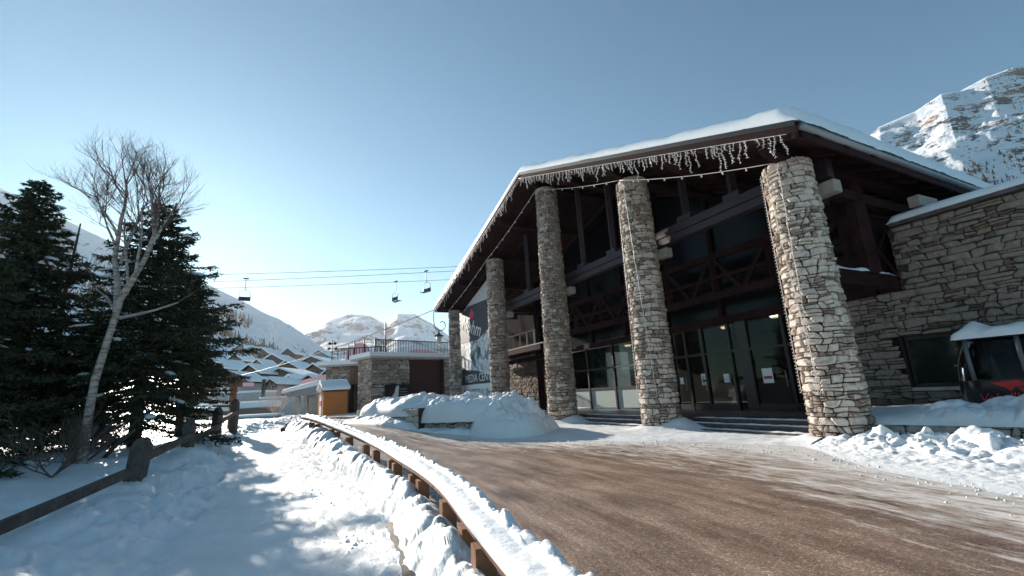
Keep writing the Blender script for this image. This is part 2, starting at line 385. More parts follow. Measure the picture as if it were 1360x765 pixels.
# broken snow between the path and the guard rail
def zbank(X, Y, U, V):
    up = sstep(0.0, 0.7, V); fall = sstep(0.8, 1.0, V)
    lump = clods(X, Y, 0.55, 31)*0.20+clods(X, Y, 0.24, 33)*0.075+chunks(X, Y, 0.16, 34)*0.022+clods(X, Y, 0.07, 35)*0.012+0.14*(fbm(X*1.1,Y*1.1,3,36)+0.25)
    env = np.sin(np.pi*np.clip(V*0.93+0.05, 0, 1))**0.7
    return T(X, Y)-0.20+0.36*up-0.12*fall+lump*env*(1-0.35*sstep(0.6,1,V))
rail_b = [(p[0]+0.06, p[1]) for p in rail_pts]
X, Y, Z, U, V = ribbon([(p[0]-0.18, p[1]) for p in path_r[:len(rail_pts)]], rail_b, 560, 130, zbank, 1.7)
MB().grid(X, Y, Z, flip=True).build('snow_bank', M['snow'], kind='stuff', label='broken lumpy snow heaped between the path and the guard rail', cat='snow')

# snow bank left of the path, up to the post fence and on under the trees
fence_px = [(187,650),(253,607),(290,578),(313,567)]
post_xy = [(-7.73,9.6),(-8.86,12.55),(-10.75,16.5),(-11.9,19.5)]
bank_out = [(-26,-4),(-26,2),(-28,8),(-30,14),(-34,22),(-38,32),(-42,46)]
bank_in = [(p[0]+0.15, p[1]) for p in path_l[:-1]] + [(path_l[-1][0]-2, path_l[-1][1]+14)]
def zleft(X, Y, U, V):
    d = V*np.hypot(X*0+22, 0)                         # metres from the path edge
    r = sstep(0.0, 1.9, d+0.9*fbm(X*0.8, Y*0.8, 3, 44)*np.clip(d*2,0,1))
    rough = np.exp(-((d-1.3)/1.3)**2)
    z = T(X, Y)-0.24+0.24*r+0.10*sstep(2.2, 7, d)
    z = z+rough*(clods(X, Y, 0.62, 41)*0.20+clods(X, Y, 0.24, 43)*0.09+clods(X,Y,0.1,44)*0.025)+0.08*fbm(X*0.7, Y*0.7, 4, 45)*r+0.02*fbm(X*6, Y*6, 3, 47)
    return z
X, Y, Z, U, V = ribbon(bank_in, bank_out, 360, 230, zleft, 1.5, 1.9)
LB = (X, Y, Z)
MB().grid(X, Y, Z).build('snow_bank', M['snow'], kind='stuff', label='shaded snow bank sloping from the post fence down to the path', cat='snow')
def snowz(x, y):
    i = np.argmin((LB[0]-x)**2+(LB[1]-y)**2); return float(LB[2].reshape(-1)[i])
# ------------------------------------------------------------------ the hall: frame t (along the gable front), o (into the building)
TH = math.radians(-27.471); DX, DY = math.sin(TH), math.cos(TH); OX, OY = 7.787, 11.361
def Fp(t, o, z): return Vector((OX+DX*t+DY*o, OY+DY*t-DX*o, z))
dV = Vector((DX, DY, 0)); nV = Vector((DY, -DX, 0)); RZ = math.atan2(DY, DX)   # rz of a box whose x runs along t
TP, ZP, TN, TF, OR = 12.3, 12.86, -1.23, 27.5, -1.475
def zr(t): return ZP-0.394*(TP-t) if t < TP else ZP-0.28*(t-TP)
OW, LZ = 4.5, 0.40

M['corbel'] = wood_mat('corbel_wood', (0.22,0.19,0.165), (0.34,0.30,0.27), 0.8, (5,5,5))
M['black_boards'] = mat('black_boards', (0.010,0.006,0.006), 0.95, spec=0.05)
# --- masonry
def clip(poly, px, py, nx, ny):
    """keep the side of the polygon where (p-P).n < 0"""
    out_ = []
    for i in range(len(poly)):
        a = poly[i]; b = poly[(i+1) % len(poly)]
        da = (a[0]-px)*nx+(a[1]-py)*ny; db = (b[0]-px)*nx+(b[1]-py)*ny
        if da < 0: out_.append(a)
        if (da < 0) != (db < 0):
            k = da/(da-db); out_.append((a[0]+(b[0]-a[0])*k, a[1]+(b[1]-a[1])*k))
    return out_
def rubble(W, H, h, seed, wrap=False, gap=0.012, wmin=0.8, wmax=3.0, squash=1.0):
    """roughly coursed rubble filling a W x H sheet: list of (centre, polygon, area)"""
    r = random.Random(seed); ys = [0.0]
    while ys[-1] < H: ys.append(ys[-1]+h*r.uniform(0.65, 1.5))
    ys[-1] = H
    if len(ys) > 2 and ys[-1]-ys[-2] < h*0.4: ys.pop(-2)
    ph = [[(r.choice((2,3,5,7,9)), r.uniform(0, 6.28), r.uniform(0.05, 0.14)*h) for _ in range(3)] for _ in ys]
    def yb(i, x):
        if i == 0 or i == len(ys)-1: return ys[i]
        k = W if wrap else max(W, 2.0)
        return ys[i]+sum(a*math.sin(6.2832*n*x/k*max(1, int(k/3.5))+p) for n, p, a in ph[i])
    res = []
    def put(poly):
        n = len(poly); cx = sum(p[0] for p in poly)/n; cy = sum(p[1] for p in poly)/n
        w_ = max(p[0] for p in poly)-min(p[0] for p in poly); h_ = max(p[1] for p in poly)-min(p[1] for p in poly)
        if w_ < gap*3 or h_ < gap*3: return
        sx, sy = (w_-2*gap)/w_, (h_-2*gap)/h_; poly = [(cx+(a-cx)*sx, cy+(b-cy)*sy) for a, b in poly]
        ar = abs(sum(poly[i][0]*poly[(i+1) % n][1]-poly[(i+1) % n][0]*poly[i][1] for i in range(n)))/2
        res.append(((cx, cy), poly, ar))
    for i in range(len(ys)-1):
        rh = ys[i+1]-ys[i]; xs = [0.0]
        while xs[-1] < W: xs.append(xs[-1]+max(h*0.55, rh*r.uniform(wmin, wmax)*(0.6 if r.random() < 0.25 else 1.0)))
        xs[-1] = W
        if len(xs) > 2 and xs[-1]-xs[-2] < h*0.6: xs.pop(-2)
        off = r.uniform(0, W) if wrap else 0.0
        sl = [r.uniform(-0.28,0.28)*rh for _ in xs]
        if wrap: sl[-1] = sl[0]
        else: sl[0] = sl[-1] = 0.0
        for k in range(len(xs)-1):
            a, b = xs[k]+off, xs[k+1]+off; w_ = b-a; J = lambda q=0.07: r.uniform(-q, q)*h
            bl = (a+sl[k], yb(i, a)); br = (b+sl[k+1], yb(i, b)); tr = (b-sl[k+1], yb(i+1, b)); tl = (a-sl[k], yb(i+1, a))
            bm = (a+w_*r.uniform(0.3,0.7), yb(i, a+w_/2)+J()); tm = (a+w_*r.uniform(0.3,0.7), yb(i+1, a+w_/2)+J())
            rm = ((br[0]+tr[0])/2+J(0.1), (br[1]+tr[1])/2); lm = ((bl[0]+tl[0])/2+J(0.1), (bl[1]+tl[1])/2)
            z = r.random()
            if z < 0.22 and w_ > rh*0.9:                     # two flat stones, one on the other
                f = r.uniform(0.35,0.65); ml = (bl[0]+(tl[0]-bl[0])*f, bl[1]+(tl[1]-bl[1])*f); mr = (br[0]+(tr[0]-br[0])*f+0, br[1]+(tr[1]-br[1])*f+J(0.12)); mm = ((ml[0]+mr[0])/2, (ml[1]+mr[1])/2+J(0.1))
                put([bl, bm, br, mr, mm, ml]); put([ml, mm, mr, tr, tm, tl])
            elif z < 0.5:                                    # a corner knocked off
                c = r.uniform(0.2,0.45)
                tr2 = (tr[0]-(tr[0]-tl[0])*c*0.6, tr[1]); put([bl, bm, br, (rm[0], rm[1]+rh*0.1), tr2, tl, lm])
            else: put([bl, bm, br, rm, tr, tm, tl, lm])
    return res
def stone_into(mb, poly, fmap, proud, r, round_=True):
    if round_:
        q = []
        for i in range(len(poly)):
            a = poly[i]; b = poly[(i+1) % len(poly)]; k = r.uniform(0.1,0.22)
            if math.hypot(a[0]-b[0], a[1]-b[1]) < 0.05: q.append(((a[0]+b[0])/2, (a[1]+b[1])/2)); continue
            q += [(a[0]+(b[0]-a[0])*k, a[1]+(b[1]-a[1])*k), (b[0]-(b[0]-a[0])*k, b[1]-(b[1]-a[1])*k)]
        poly = q
    n = len(poly); cx = sum(p[0] for p in poly)/n; cy = sum(p[1] for p in poly)/n
    V = [fmap(p[0], p[1], 0) for p in poly]
    V += [fmap(cx+(p[0]-cx)*0.97, cy+(p[1]-cy)*0.97, proud*r.uniform(0.5,0.8)) for p in poly]
    V += [fmap(cx+(p[0]-cx)*0.68, cy+(p[1]-cy)*0.66, proud*r.uniform(0.85,1.2)) for p in poly]
    Fs = [(i, (i+1)%n, n+(i+1)%n, n+i) for i in range(n)]+[(n+i, n+(i+1)%n, 2*n+(i+1)%n, 2*n+i) for i in range(n)]+[tuple(range(2*n, 3*n))]
    mb.add(V, Fs)

hall_base = Fp(12, 4, 0)
hall = thing('gabled_hall', hall_base, 'big timber gabled hall with five tall round stone columns and snowy roof', 'building')

# --- columns
cols_ = [  # t, o, r bottom, r top, stone height, individual stones?
    (0.0, 0.0, 0.63, 0.56, 0.135, 175), (5.9, 0.0, 0.66, 0.55, 0.14, 125), (12.3, 0.0, 0.70, 0.53, 0.145, 0), (19.2, 0.0, 0.59, 0.53, 0.19, 0), (26.5, -0.3, 0.47, 0.40, 0.20, 0)]
col_top = []
for ci, (t, o, r0, r1, sh, nind) in enumerate(cols_):
    c0 = Fp(t, o, 0); zb = float(T(c0.x, c0.y))-0.25; zt = zr(t)-0.72; H = zt-zb; col_top.append(zt)
    core = MB(); core.tube([(c0.x, c0.y, zb), (c0.x, c0.y, zt)], [r0-0.03, r1-0.03], 28)
    cob = core.build('column', M['mortar'], hall)
    def fm(u, v, p, c0=c0, r0=r0, r1=r1, zb=zb, H=H):
        rr = r0+(r1-r0)*v/H; a = u/r0; return (c0.x+math.cos(a)*(rr-0.035+p), c0.y+math.sin(a)*(rr-0.035+p), zb+v)
    st = rubble(2*math.pi*r0, H, sh, 50+ci, True, 0.009, 0.7, 2.8); rr_ = random.Random(ci)
    view = math.atan2(-c0.y, -c0.x)
    def key(s_):
        a = s_[0][0]/r0; return -(math.cos(a-view) if math.cos(a-view) > -0.1 else -1)*s_[2]/(1+0.0*s_[0][1])
    st.sort(key=key); rest = MB()
    for i, (p, poly, ar) in enumerate(st):
        if i < nind:
            mb = MB(); stone_into(mb, poly, fm, rr_.uniform(0.045,0.1), rr_, True); mb.build('stone', M['stone'], cob)
        else: stone_into(rest, poly, fm, rr_.uniform(0.045,0.1), rr_, ci < 3)
    rest.build('masonry', M['stone'], cob, kind='stuff')

# --- roof
rf = MB(); D = 24.0
prof = [(TN, zr(TN)), (TP, ZP), (TF, zr(TF)), (TF, zr(TF)-0.28), (TP, ZP-0.30), (TN, zr(TN)-0.28)]
rf.prism([Fp(t, OR, z) for t, z in prof], nV*D); roof = rf.build('roof', M['dark_wood'], hall)
for (ta, tb) in ((TN-0.02, TP), (TP, TF+0.02)):                    # barge boards along both rakes
    mb = MB(); A = [Fp(ta, OR-0.09, zr(ta)+0.03), Fp(tb, OR-0.09, zr(tb)+0.03), Fp(tb, OR-0.09, zr(tb)-0.42), Fp(ta, OR-0.09, zr(ta)-0.42)]
    mb.prism(A, nV*0.085); mb.build('barge_board', M['dark_wood'], roof)
    mb = MB(); A = [Fp(ta, OR-0.13, zr(ta)+0.05), Fp(tb, OR-0.13, zr(tb)+0.05), Fp(tb, OR-0.13, zr(tb)-0.10), Fp(ta, OR-0.13, zr(ta)-0.10)]
    mb.prism(A, nV*0.038); mb.build('drip_edge', M['black'], roof)
mb = MB(); mb.tube([Fp(TN-0.10, OR-0.05, zr(TN)-0.16), Fp(TN-0.10, D+OR, zr(TN)-0.16)], 0.095, 12); mb.build('gutter', M['grey_metal'], roof)
for k in range(12):
    mb = MB(); mb.bar(Fp(TN-0.10, OR+0.6+k*1.3, zr(TN)-0.16-0.12), Fp(TN-0.10, OR+0.6+k*1.3, zr(TN)+0.02), 0.04, 0.26, nV); mb.build('gutter_bracket', M['black'], roof)
mb = MB(); mb.prism([Fp(TN-0.012, OR, zr(TN)-0.02), Fp(TN-0.012, OR, zr(TN)-0.45), Fp(TN-0.08, OR, zr(TN)-0.45), Fp(TN-0.08, OR, zr(TN)-0.02)][::-1], nV*D); mb.build('eave_board', M['dark_wood'], roof)
mb = MB(); mb.prism([Fp(TF+0.012, OR, zr(TF)-0.02), Fp(TF+0.012, OR, zr(TF)-0.40), Fp(TF+0.08, OR, zr(TF)-0.40), Fp(TF+0.08, OR, zr(TF)-0.02)], nV*D); mb.build('eave_board', M['dark_wood'], roof)
# purlins on the columns and between them, with carved ends out under the rake
for t in (-0.25, 0.0+2.9, 5.9, 9.1, 12.3, 15.7, 19.2, 22.8, 26.5):
    zz = zr(t)-0.47; mb = MB(); w_ = 0.34
    prof2 = [(-1.28,0.17),(-1.28,-0.02),(-1.1,-0.16),(-0.75,-0.22),(16,-0.22),(16,0.17)]
    mb.prism([Fp(t-w_/2, a, zz+b) for a, b in prof2], dV*w_); mb.build('purlin', M['dark_wood'], hall)
# rafters seen from below
for k in range(14):
    o = 0.2+k*1.1
    for ta, tb in ((TN+0.1, TP), (TP, TF-0.1)):
        mb = MB(); mb.bar(Fp(ta, o, zr(ta)-0.38), Fp(tb, o, zr(tb)-0.38), 0.16, 0.18); mb.build('rafter', M['dark_wood'], hall)

# --- truss behind the columns
def beam(name, a, b, w_, h_, m_='dark_wood', parent=hall):
    mb = MB(); mb.bar(Fp(*a), Fp(*b), w_, h_); return mb.build(name, M[m_], parent)
beam('tie_beam', (-0.6, 0.95, 7.0), (26.3, 0.95, 7.0), 0.30, 0.26, 'blue_wood')
beam('tie_beam', (-0.6, 0.95, 7.31), (26.3, 0.95, 7.31), 0.34, 0.30, 'blue_wood')
for t in (2.3, 4.3, 8.5, 10.8, 13.9, 16.5, 21.0, 23.5):
    beam('strut', (t, 0.95, 7.44), (t, 0.95, zr(t)-0.5), 0.22, 0.22, 'blue_wood')
    mb = MB(); mb.box(Fp(t, 0.95, 7.56), (0.62, 0.38, 0.2), RZ); mb.build('strut_foot', M['blue_wood'], hall)
# lower walkway truss near the glass front
OT = 3.6
beam('chord', (0.2, OT, 6.65), (18.5, OT, 6.65), 0.24, 0.24); beam('chord', (0.2, OT, 5.75), (18.5, OT, 5.75), 0.16, 0.14); beam('chord', (0.2, OT, 5.0), (18.5, OT, 5.0), 0.28, 0.30)
for t in (0.6, 3.1, 5.6, 8.1, 10.6, 13.1, 15.6, 18.1):
    beam('post', (t, OT, 5.1), (t, OT, 6.55), 0.22, 0.22)
    if t < 17:
        beam('brace', (t+0.15, OT, 6.5), (t+1.2, OT, 5.1), 0.14, 0.16); beam('brace', (t+2.35, OT, 6.5), (t+1.35, OT, 5.1), 0.14, 0.16)
# pale stone-ended cross beams carried by the columns
for t, o in ((0,0),(5.9,0),(12.3,0),(19.2,0)):
    mb = MB(); mb.bar(Fp(t-0.05, -0.2, 6.45), Fp(t-0.05, 1.4, 6.45), 0.3, 0.34); mb.build('cross_beam', M['dark_wood'], hall)
    mb = MB(); mb.bar(Fp(t-0.86, 0.62, 6.45), Fp(t-0.3, 0.62, 6.45), 0.34, 0.36); mb.build('corbel', M['corbel'], hall, bevel=0.04)
mb = MB(); mb.bar(Fp(-1.0, 5.6, 6.55), Fp(-1.0, 4.35, 6.5), 0.3, 0.34); mb.build('corbel', M['corbel'], hall, bevel=0.03)
# side beam from the near column back to the wall, a line of snow on it
beam('side_beam', (0.05, 0.5, 4.22), (0.05, 4.6, 4.22), 0.34, 0.42)
beam('post', (-0.1, 3.0, 4.4), (-0.1, 3.0, zr(0)-0.5), 0.34, 0.34)
beam('brace', (-0.1, 3.0, 5.9), (-0.1, 4.5, 4.5), 0.06, 0.06); beam('brace', (-0.1, 3.0, 4.5), (-0.1, 4.5, 5.9), 0.06, 0.06)
beam('side_plate', (-0.1, 0.2, 6.75), (-0.1, 14, 6.75), 0.3, 0.3)

# --- landing and steps
for k in range(3):
    o0 = 0.25-0.36*k+0.55; z1 = LZ-0.135*k
    mb = MB(); mb.prism([Fp(0.55, o0, z1), Fp(17.6, o0, z1), Fp(17.6, o0, -0.4), Fp(0.55, o0, -0.4)], nV*(OW+6-o0 if k == 0 else 0.6)); mb.build('step' if k else 'landing', M['slab'], hall)
# --- glass front
wall_parts = []
mull = [1.85, 3.7, 5.4, 6.05, 7.4, 8.35, 9.3, 11.4, 13.6, 16.0, 18.3]
for i, t in enumerate(mull):
    wd = 0.46 if abs(t-5.4) < 0.01 else (0.3 if t in (9.3, 18.3, 11.4) else 0.11)
    mb = MB(); mb.box(Fp(t, OW, (LZ+3.98)/2), (wd, 0.16, 3.98-LZ), RZ); mb.build('mullion', M['frame'], hall)
mb = MB(); mb.bar(Fp(0.5, OW, 4.1), Fp(22.0, OW, 4.1), 0.3, 0.3); mb.build('lintel', M['dark_wood'], hall)
for i in range(len(mull)-1):
    a, b = mull[i]+0.06, mull[i+1]-0.06
    if b-a < 0.5: continue
    if abs(mull[i]-9.3) < 0.01:
        mb = MB(); mb.box(Fp((a+b)/2, OW, 2.2), (b-a, 0.12, 3.56), RZ); mb.build('wall_panel', M['dark_wood'], hall); continue
    zl = [LZ+0.04, 2.78, 3.92] if b < 9.5 else [LZ+0.04, 1.55, 2.68, 3.92]
    for z in zl[1:-1]:
        mb = MB(); mb.bar(Fp(a, OW, z), Fp(b, OW, z), 0.12, 0.09); mb.build('transom', M['frame'], hall)
    for j in range(len(zl)-1):
        mb = MB(); mb.box(Fp((a+b)/2, OW+0.01, (zl[j]+zl[j+1])/2), (b-a, 0.012, zl[j+1]-zl[j]-0.08), RZ)
        if b > 9.5 and j == 0: mb.build('panel', M['frosted'], hall)
        else:
            p_ = mb.build('pane', M['glass'], hall)
# door leaves' rails and handles
for a, b in ((1.95,3.7),(3.7,5.2),(6.05,7.4),(7.4,8.35),(8.35,9.3)):
    mb = MB(); mb.box(Fp((a+b)/2, OW-0.03, LZ+0.14), (b-a-0.1, 0.07, 0.24), RZ); d_ = mb.build('door_rail', M['frame'], hall)
    mb = MB(); mb.tube([Fp(a+0.16, OW-0.12, 1.25), Fp(a+0.16, OW-0.12, 1.85)], 0.02, 8); mb.build('handle', M['grey_metal'], d_)
# notices stuck on the doors
for t, wd, hh, red in ((8.85,0.2,0.3,0),(7.55,0.36,0.5,2),(6.45,0.26,0.36,0),(4.62,0.42,0.56,1)):
    mb = MB(); mb.box(Fp(t, OW-0.03, 1.70), (wd, 0.006, hh), RZ)
    nt_ = mb.build('notice', M['paper'], None, label={8.85:'small white notice on the glass door beside the boarded panel',7.55:'white notice with a dark band on the middle glass door',6.45:'small white notice on glass beside the thick door post',4.62:'white notice with a red band on the right-hand door'}[t], cat='notice', group='notices on the doors')
    mb = MB(); mb.box(Fp(t, OW-0.036, 1.70-hh*0.12), (wd*0.82, 0.003, hh*(0.2 if red else 0.03)), RZ)
    mk = mb.build('print', M['fire_red' if red == 1 else 'ink']); mk.parent = nt_
    mk.matrix_parent_inverse = Matrix.Translation(-Vector(nt_.location))
# upper wall over the lintel, glazed between posts
for (a, b) in ((0.5, 3.2), (3.2, 6.2), (6.2, 9.3), (9.3, 12.3), (12.3, 15.4), (15.4, 18.6), (18.6, 22.0)):
    mb = MB(); mb.prism([Fp(a+0.1, OW+0.05, 4.3), Fp(b-0.1, OW+0.05, 4.3), Fp(b-0.1, OW+0.05, zr(b)-0.6), Fp(a+0.1, OW+0.05, zr(a)-0.6)] if not (a < TP < b) else [Fp(a+0.1, OW+0.05, 4.3), Fp(b-0.1, OW+0.05, 4.3), Fp(b-0.1, OW+0.05, zr(b)-0.6), Fp(a+0.1, OW+0.05, zr(a)-0.6)], nV*0.012)
    mb.build('upper_pane', M['upper_glass'], hall)
    mb = MB(); mb.box(Fp(b, OW, (4.2+zr(b)-0.5)/2), (0.2, 0.2, zr(b)-4.8), RZ); mb.build('post', M['dark_wood'], hall)
for z in (5.6, 7.0, 8.4):
    beam('upper_rail', (0.5 if z < 7.2 else 3.0, OW-0.02, z), (22.0, OW-0.02, z), 0.1, 0.12)
# hall inside: floor, rear wall, side walls, ceiling lamps
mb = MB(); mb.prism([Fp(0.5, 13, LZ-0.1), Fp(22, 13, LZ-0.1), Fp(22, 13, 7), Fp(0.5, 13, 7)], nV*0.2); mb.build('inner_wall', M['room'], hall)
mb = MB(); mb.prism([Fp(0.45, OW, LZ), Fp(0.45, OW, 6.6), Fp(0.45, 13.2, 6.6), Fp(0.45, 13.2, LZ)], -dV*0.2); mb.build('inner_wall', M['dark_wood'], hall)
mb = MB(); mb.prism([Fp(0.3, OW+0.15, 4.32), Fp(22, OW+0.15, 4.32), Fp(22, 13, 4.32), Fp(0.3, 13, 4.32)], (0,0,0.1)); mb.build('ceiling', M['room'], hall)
M['lamp'] = mat('lamp_glow', (0.9,0.75,0.5), 0.5); BS(M['lamp']).inputs['Emission Color'].default_value = (1.0,0.72,0.4,1); BS(M['lamp']).inputs['Emission Strength'].default_value = 2.0
for t, o in ((14.6,7.5),(12.6,6.5),(16.8,8.5),(8.8,8.0),(5.6,7.2)):
    mb = MB(); c = Fp(t, o, 4.24); mb.tube([(c.x,c.y,4.30),(c.x,c.y,4.2)], [0.22,0.18], 16); mb.build('ceiling_lamp', M['lamp'], hall)
for t, o, a, h_ in ((13.5,8,1.6,1.1),(16.2,9,1.2,1.0),(7.0,9,2.2,1.1)):
    mb = MB(); mb.box(Fp(t, o, LZ+h_/2), (a, 0.7, h_), RZ); mb.build('reception_counter', M['white'], hall, bevel=0.03)

# --- left end of the porch: stone return wall, beam and balcony
mb = MB(); mb.prism([Fp(22.0, OW+0.3, -0.2), Fp(30.5, OW+0.3, -0.2), Fp(30.5, OW+0.3, 4.3), Fp(22.0, OW+0.3, 5.2)], nV*0.5); lw = mb.build('end_wall', M['mortar'], hall)
mas = MB(); r_ = random.Random(3)
for p, poly, ar in rubble(8.5, 4.6, 0.27, 77, False, 0.014):
    stone_into(mas, poly, lambda u, v, q: Fp(22.0+u, OW+0.3-q, -0.2+v), r_.uniform(0.04,0.08), r_, False)
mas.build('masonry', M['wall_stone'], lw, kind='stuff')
mb = MB(); mb.box(Fp(25.9, OW+0.2, 0.95), (1.25, 0.12, 1.0), RZ); wd_ = mb.build('window', M['dark_glass'], hall)
mb = MB(); mb.box(Fp(25.9, OW+0.16, 0.42), (1.5, 0.22, 0.1), RZ); mb.build('sill', M['concrete'], wd_)
beam('post', (21.9, OW, 0.3), (21.9, OW, 7.0), 0.42, 0.42); beam('post', (20.7, OW-0.2, 0.3), (20.7, OW-0.2, 4.4), 0.25, 0.25)
beam('balcony_beam', (19.4, 3.4, 4.55), (28.5, 3.4, 4.55), 0.4, 0.36); beam('balcony_beam', (19.4, 4.2, 3.95), (28.5, 4.2, 3.95), 0.3, 0.3)
mb = MB(); mb.prism([Fp(19.4, 3.4, 4.74), Fp(28.5, 3.4, 4.74), Fp(28.5, 8, 4.74), Fp(19.4, 8, 4.74)], (0,0,0.1)); mb.build('balcony_floor', M['concrete'], hall)
for k in range(7):
    t = 20.6+k*1.1; mb = MB(); mb.bar(Fp(t, 3.5, 4.84), Fp(t, 3.5, 5.75), 0.16, 0.10); mb.build('baluster', M['plaster'], hall)
mb = MB(); mb.prism([Fp(21.9, 7.6, 4.9), Fp(37, 7.6, 4.9), Fp(37, 7.6, 10.2), Fp(27.4, 7.6, zr(27.4)-0.45), Fp(21.9, 7.6, zr(21.9)-0.45)], nV*0.3); mb.build('rear_wall', M['black_boards'], hall)
beam('hand_rail', (20.2, 3.5, 5.8), (28.0, 3.5, 5.8), 0.12, 0.1)
mb = MB(); mb.prism([Fp(13.2, 0.2, -0.3), Fp(20.5, 0.2, -0.3), Fp(20.5, 0.2, LZ), Fp(13.2, 0.2, LZ)], nV*0.5); pl = mb.build('plinth', M['mortar'], hall)
mas = MB()
for p, poly, ar in rubble(7.3, 0.75, 0.22, 78, False, 0.012): stone_into(mas, poly, lambda u, v, q: Fp(13.2+u, 0.2-q, -0.33+v), 0.06, r_, False)
mas.build('masonry', M['stone'], pl, kind='stuff')

# --- snow on the hall's roof
def roof_snow(ta, tb, seed):
    nt, no = 110, 150
    tt = np.linspace(ta, tb, nt); oo = OR-0.10+(D+0.1)*np.linspace(0, 1, no)**1.5
    TT, OO = np.meshgrid(tt, oo, indexing='ij')
    zb = np.where(TT < TP, ZP-0.394*(TP-TT), ZP-0.28*(TT-TP))+0.055
    e = np.minimum(OO-oo[0], np.minimum(TT-TN+0.12, TF+0.12-TT))
    lip = np.sqrt(np.clip(1-(1-np.clip(e/0.34, 0, 1))**2, 0, 1))
    h = (0.42+0.10*fbm(TT*0.5, OO*0.5, 3, seed)+0.06*fbm(TT*2.2, OO*2.2, 3, seed+4)+0.16*np.exp(-np.clip(TT-TN, 0, 9)/1.2))*lip+0.002
    top = zb+h
    PX = OX+DX*TT+DY*OO; PY = OY+DY*TT-DX*OO
    sag = -0.05*(1-lip)*fbm(TT*3, OO*3, 2, seed+8)
    return PX, PY, top+sag, zb
mb = MB()
X, Y, Z, ZB = roof_snow(TN-0.12, TF+0.12, 60)
mb.grid(X, Y, Z); mb.grid(X, Y, ZB-0.001, flip=True)
mb.build('roof_snow', M['roof_snow'], kind='stuff', label='thick snow lying on the gabled hall roof', cat='snow')
# thin ridges of snow on the side beam and landing edges
def snow_strip(a, b, w_, h_, seed, n=60):
    mb = MB(); a = Vector(a); b = Vector(b); d_ = (b-a).normalized(); s_ = Vector((d_.y,-d_.x,0)).normalized()
    u = np.linspace(0,1,n)[:,None]; v = np.linspace(-1,1,11)[None,:]
    hh = h_*(0.65+0.9*(fbm(u*n*0.13+seed, v*0.7, 3, seed)+0.25))*np.clip(1-v**2, 0, 1)**0.5*np.clip(np.minimum(u, 1-u)*14, 0, 1)**0.5
    ww = w_*(1+0.6*fbm(u*n*0.16+9, v*0+3, 3, seed+2))*0.5
    X = a.x+(b.x-a.x)*u+s_.x*v*ww; Y = a.y+(b.y-a.y)*u+s_.y*v*ww; Z = a.z+(b.z-a.z)*u+hh
    return mb.grid(X, Y, Z)
snow_strip(Fp(0.0,0.9,4.435), Fp(0.0,4.4,4.435), 0.3, 0.1, 5).build('snow_ridge', M['snow'], kind='stuff', label='thin snow lying along the side beam of the porch', cat='snow')
mb = MB()
for k in range(3):
    z1 = LZ-0.135*k; o0 = 0.80-0.36*k
    for (a, b) in ((0.9,5.2),(6.6,11.6),(12.9,17.2)):
        q = snow_strip(Fp(a,o0+0.10,z1+0.002), Fp(b,o0+0.10,z1+0.002), 0.2, 0.03, 15+k, 120); mb.add(q.v, q.f, True)
mb.build('step_snow', M['snow'], kind='stuff', label='thin lines of snow left on the dark entrance steps', cat='snow')
# ------------------------------------------------------------------ stone annex right of the hall
annex = thing('stone_annex', Fp(-4, OW+3, 0), 'low rubble stone wing with snow-covered roof beside the hall', 'building')
ZA = 5.92; TA = -9.0; TB = 1.6
WIN = (-3.0, 0.24, 1.10, 2.60)                               # t0,t1,z0,z1 of the window opening
def wallbox(a, b, z0, z1, nm='wall'):
    mb = MB(); mb.prism([Fp(a, OW, z0), Fp(b, OW, z0), Fp(b, OW, z1), Fp(a, OW, z1)], nV*0.5); return mb.build(nm, M['mortar'], annex)
aw = wallbox(TA, -0.17, WIN[3], ZA); wallbox(-0.17, TB, WIN[3], 3.98); wallbox(TA, WIN[0], -0.2, WIN[3]); wallbox(WIN[0], WIN[1], -0.2, WIN[2]); wallbox(WIN[1], TB, -0.2, WIN[3])
mb = MB(); mb.prism([Fp(-0.17, OW+0.002, 3.98), Fp(-0.17, OW+0.002, ZA), Fp(-0.17, OW+6, ZA), Fp(-0.17, OW+6, 3.98)], -dV*0.4); mb.build('wall', M['mortar'], annex)
sts = rubble(TB-TA, ZA+0.2, 0.155, 91, False, 0.010, 0.9, 3.6); r_ = random.Random(9)
keep = []
for p, poly, ar in sts:
    # cut to the window, the notch over the low part
    t, z = TA+p[0], p[1]-0.2
    mp = [(TA+a, b-0.2) for a, b in poly]
    if z > 3.98 and t > -0.17: continue
    def cl(pl, x, y, nx, ny): return clip(pl, x, y, nx, ny)
    if z < 3.98 or t < -0.17:
        if z <= 3.98 and t > -0.17: mp = clip(mp, 0, 3.98, 0, 1)
        elif z > 3.98: mp = clip(mp, -0.17, 0, 1, 0)
    inw = WIN[0]-0.0 < t < WIN[1] and WIN[2] < z < WIN[3]
    if inw: continue
    if WIN[2] < z < WIN[3]:
        if t >= WIN[1]: mp = clip(mp, WIN[1]+0.01, 0, -1, 0)
        else: mp = clip(mp, WIN[0]-0.01, 0, 1, 0)
    elif WIN[0]-0.3 < t < WIN[1]+0.3:
        if z >= WIN[3]: mp = clip(mp, 0, WIN[3]+0.01, 0, -1)
        else: mp = clip(mp, 0, WIN[2]-0.01, 0, 1)
    if len(mp) < 3: continue
    c = Fp(t, OW, z); vis = t > -4.6 and z > 0.7
    keep.append((vis, ar, mp))
keep.sort(key=lambda k: (not k[0], -k[1])); rest = MB()
for i, (vis, ar, mp) in enumerate(keep):
    pr_ = r_.uniform(0.04, 0.09)
    fm = lambda u, v, q: Fp(u, OW-q+0.004, v)
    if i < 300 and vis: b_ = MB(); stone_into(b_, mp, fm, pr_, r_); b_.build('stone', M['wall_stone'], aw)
    else: stone_into(rest, mp, fm, pr_, r_)
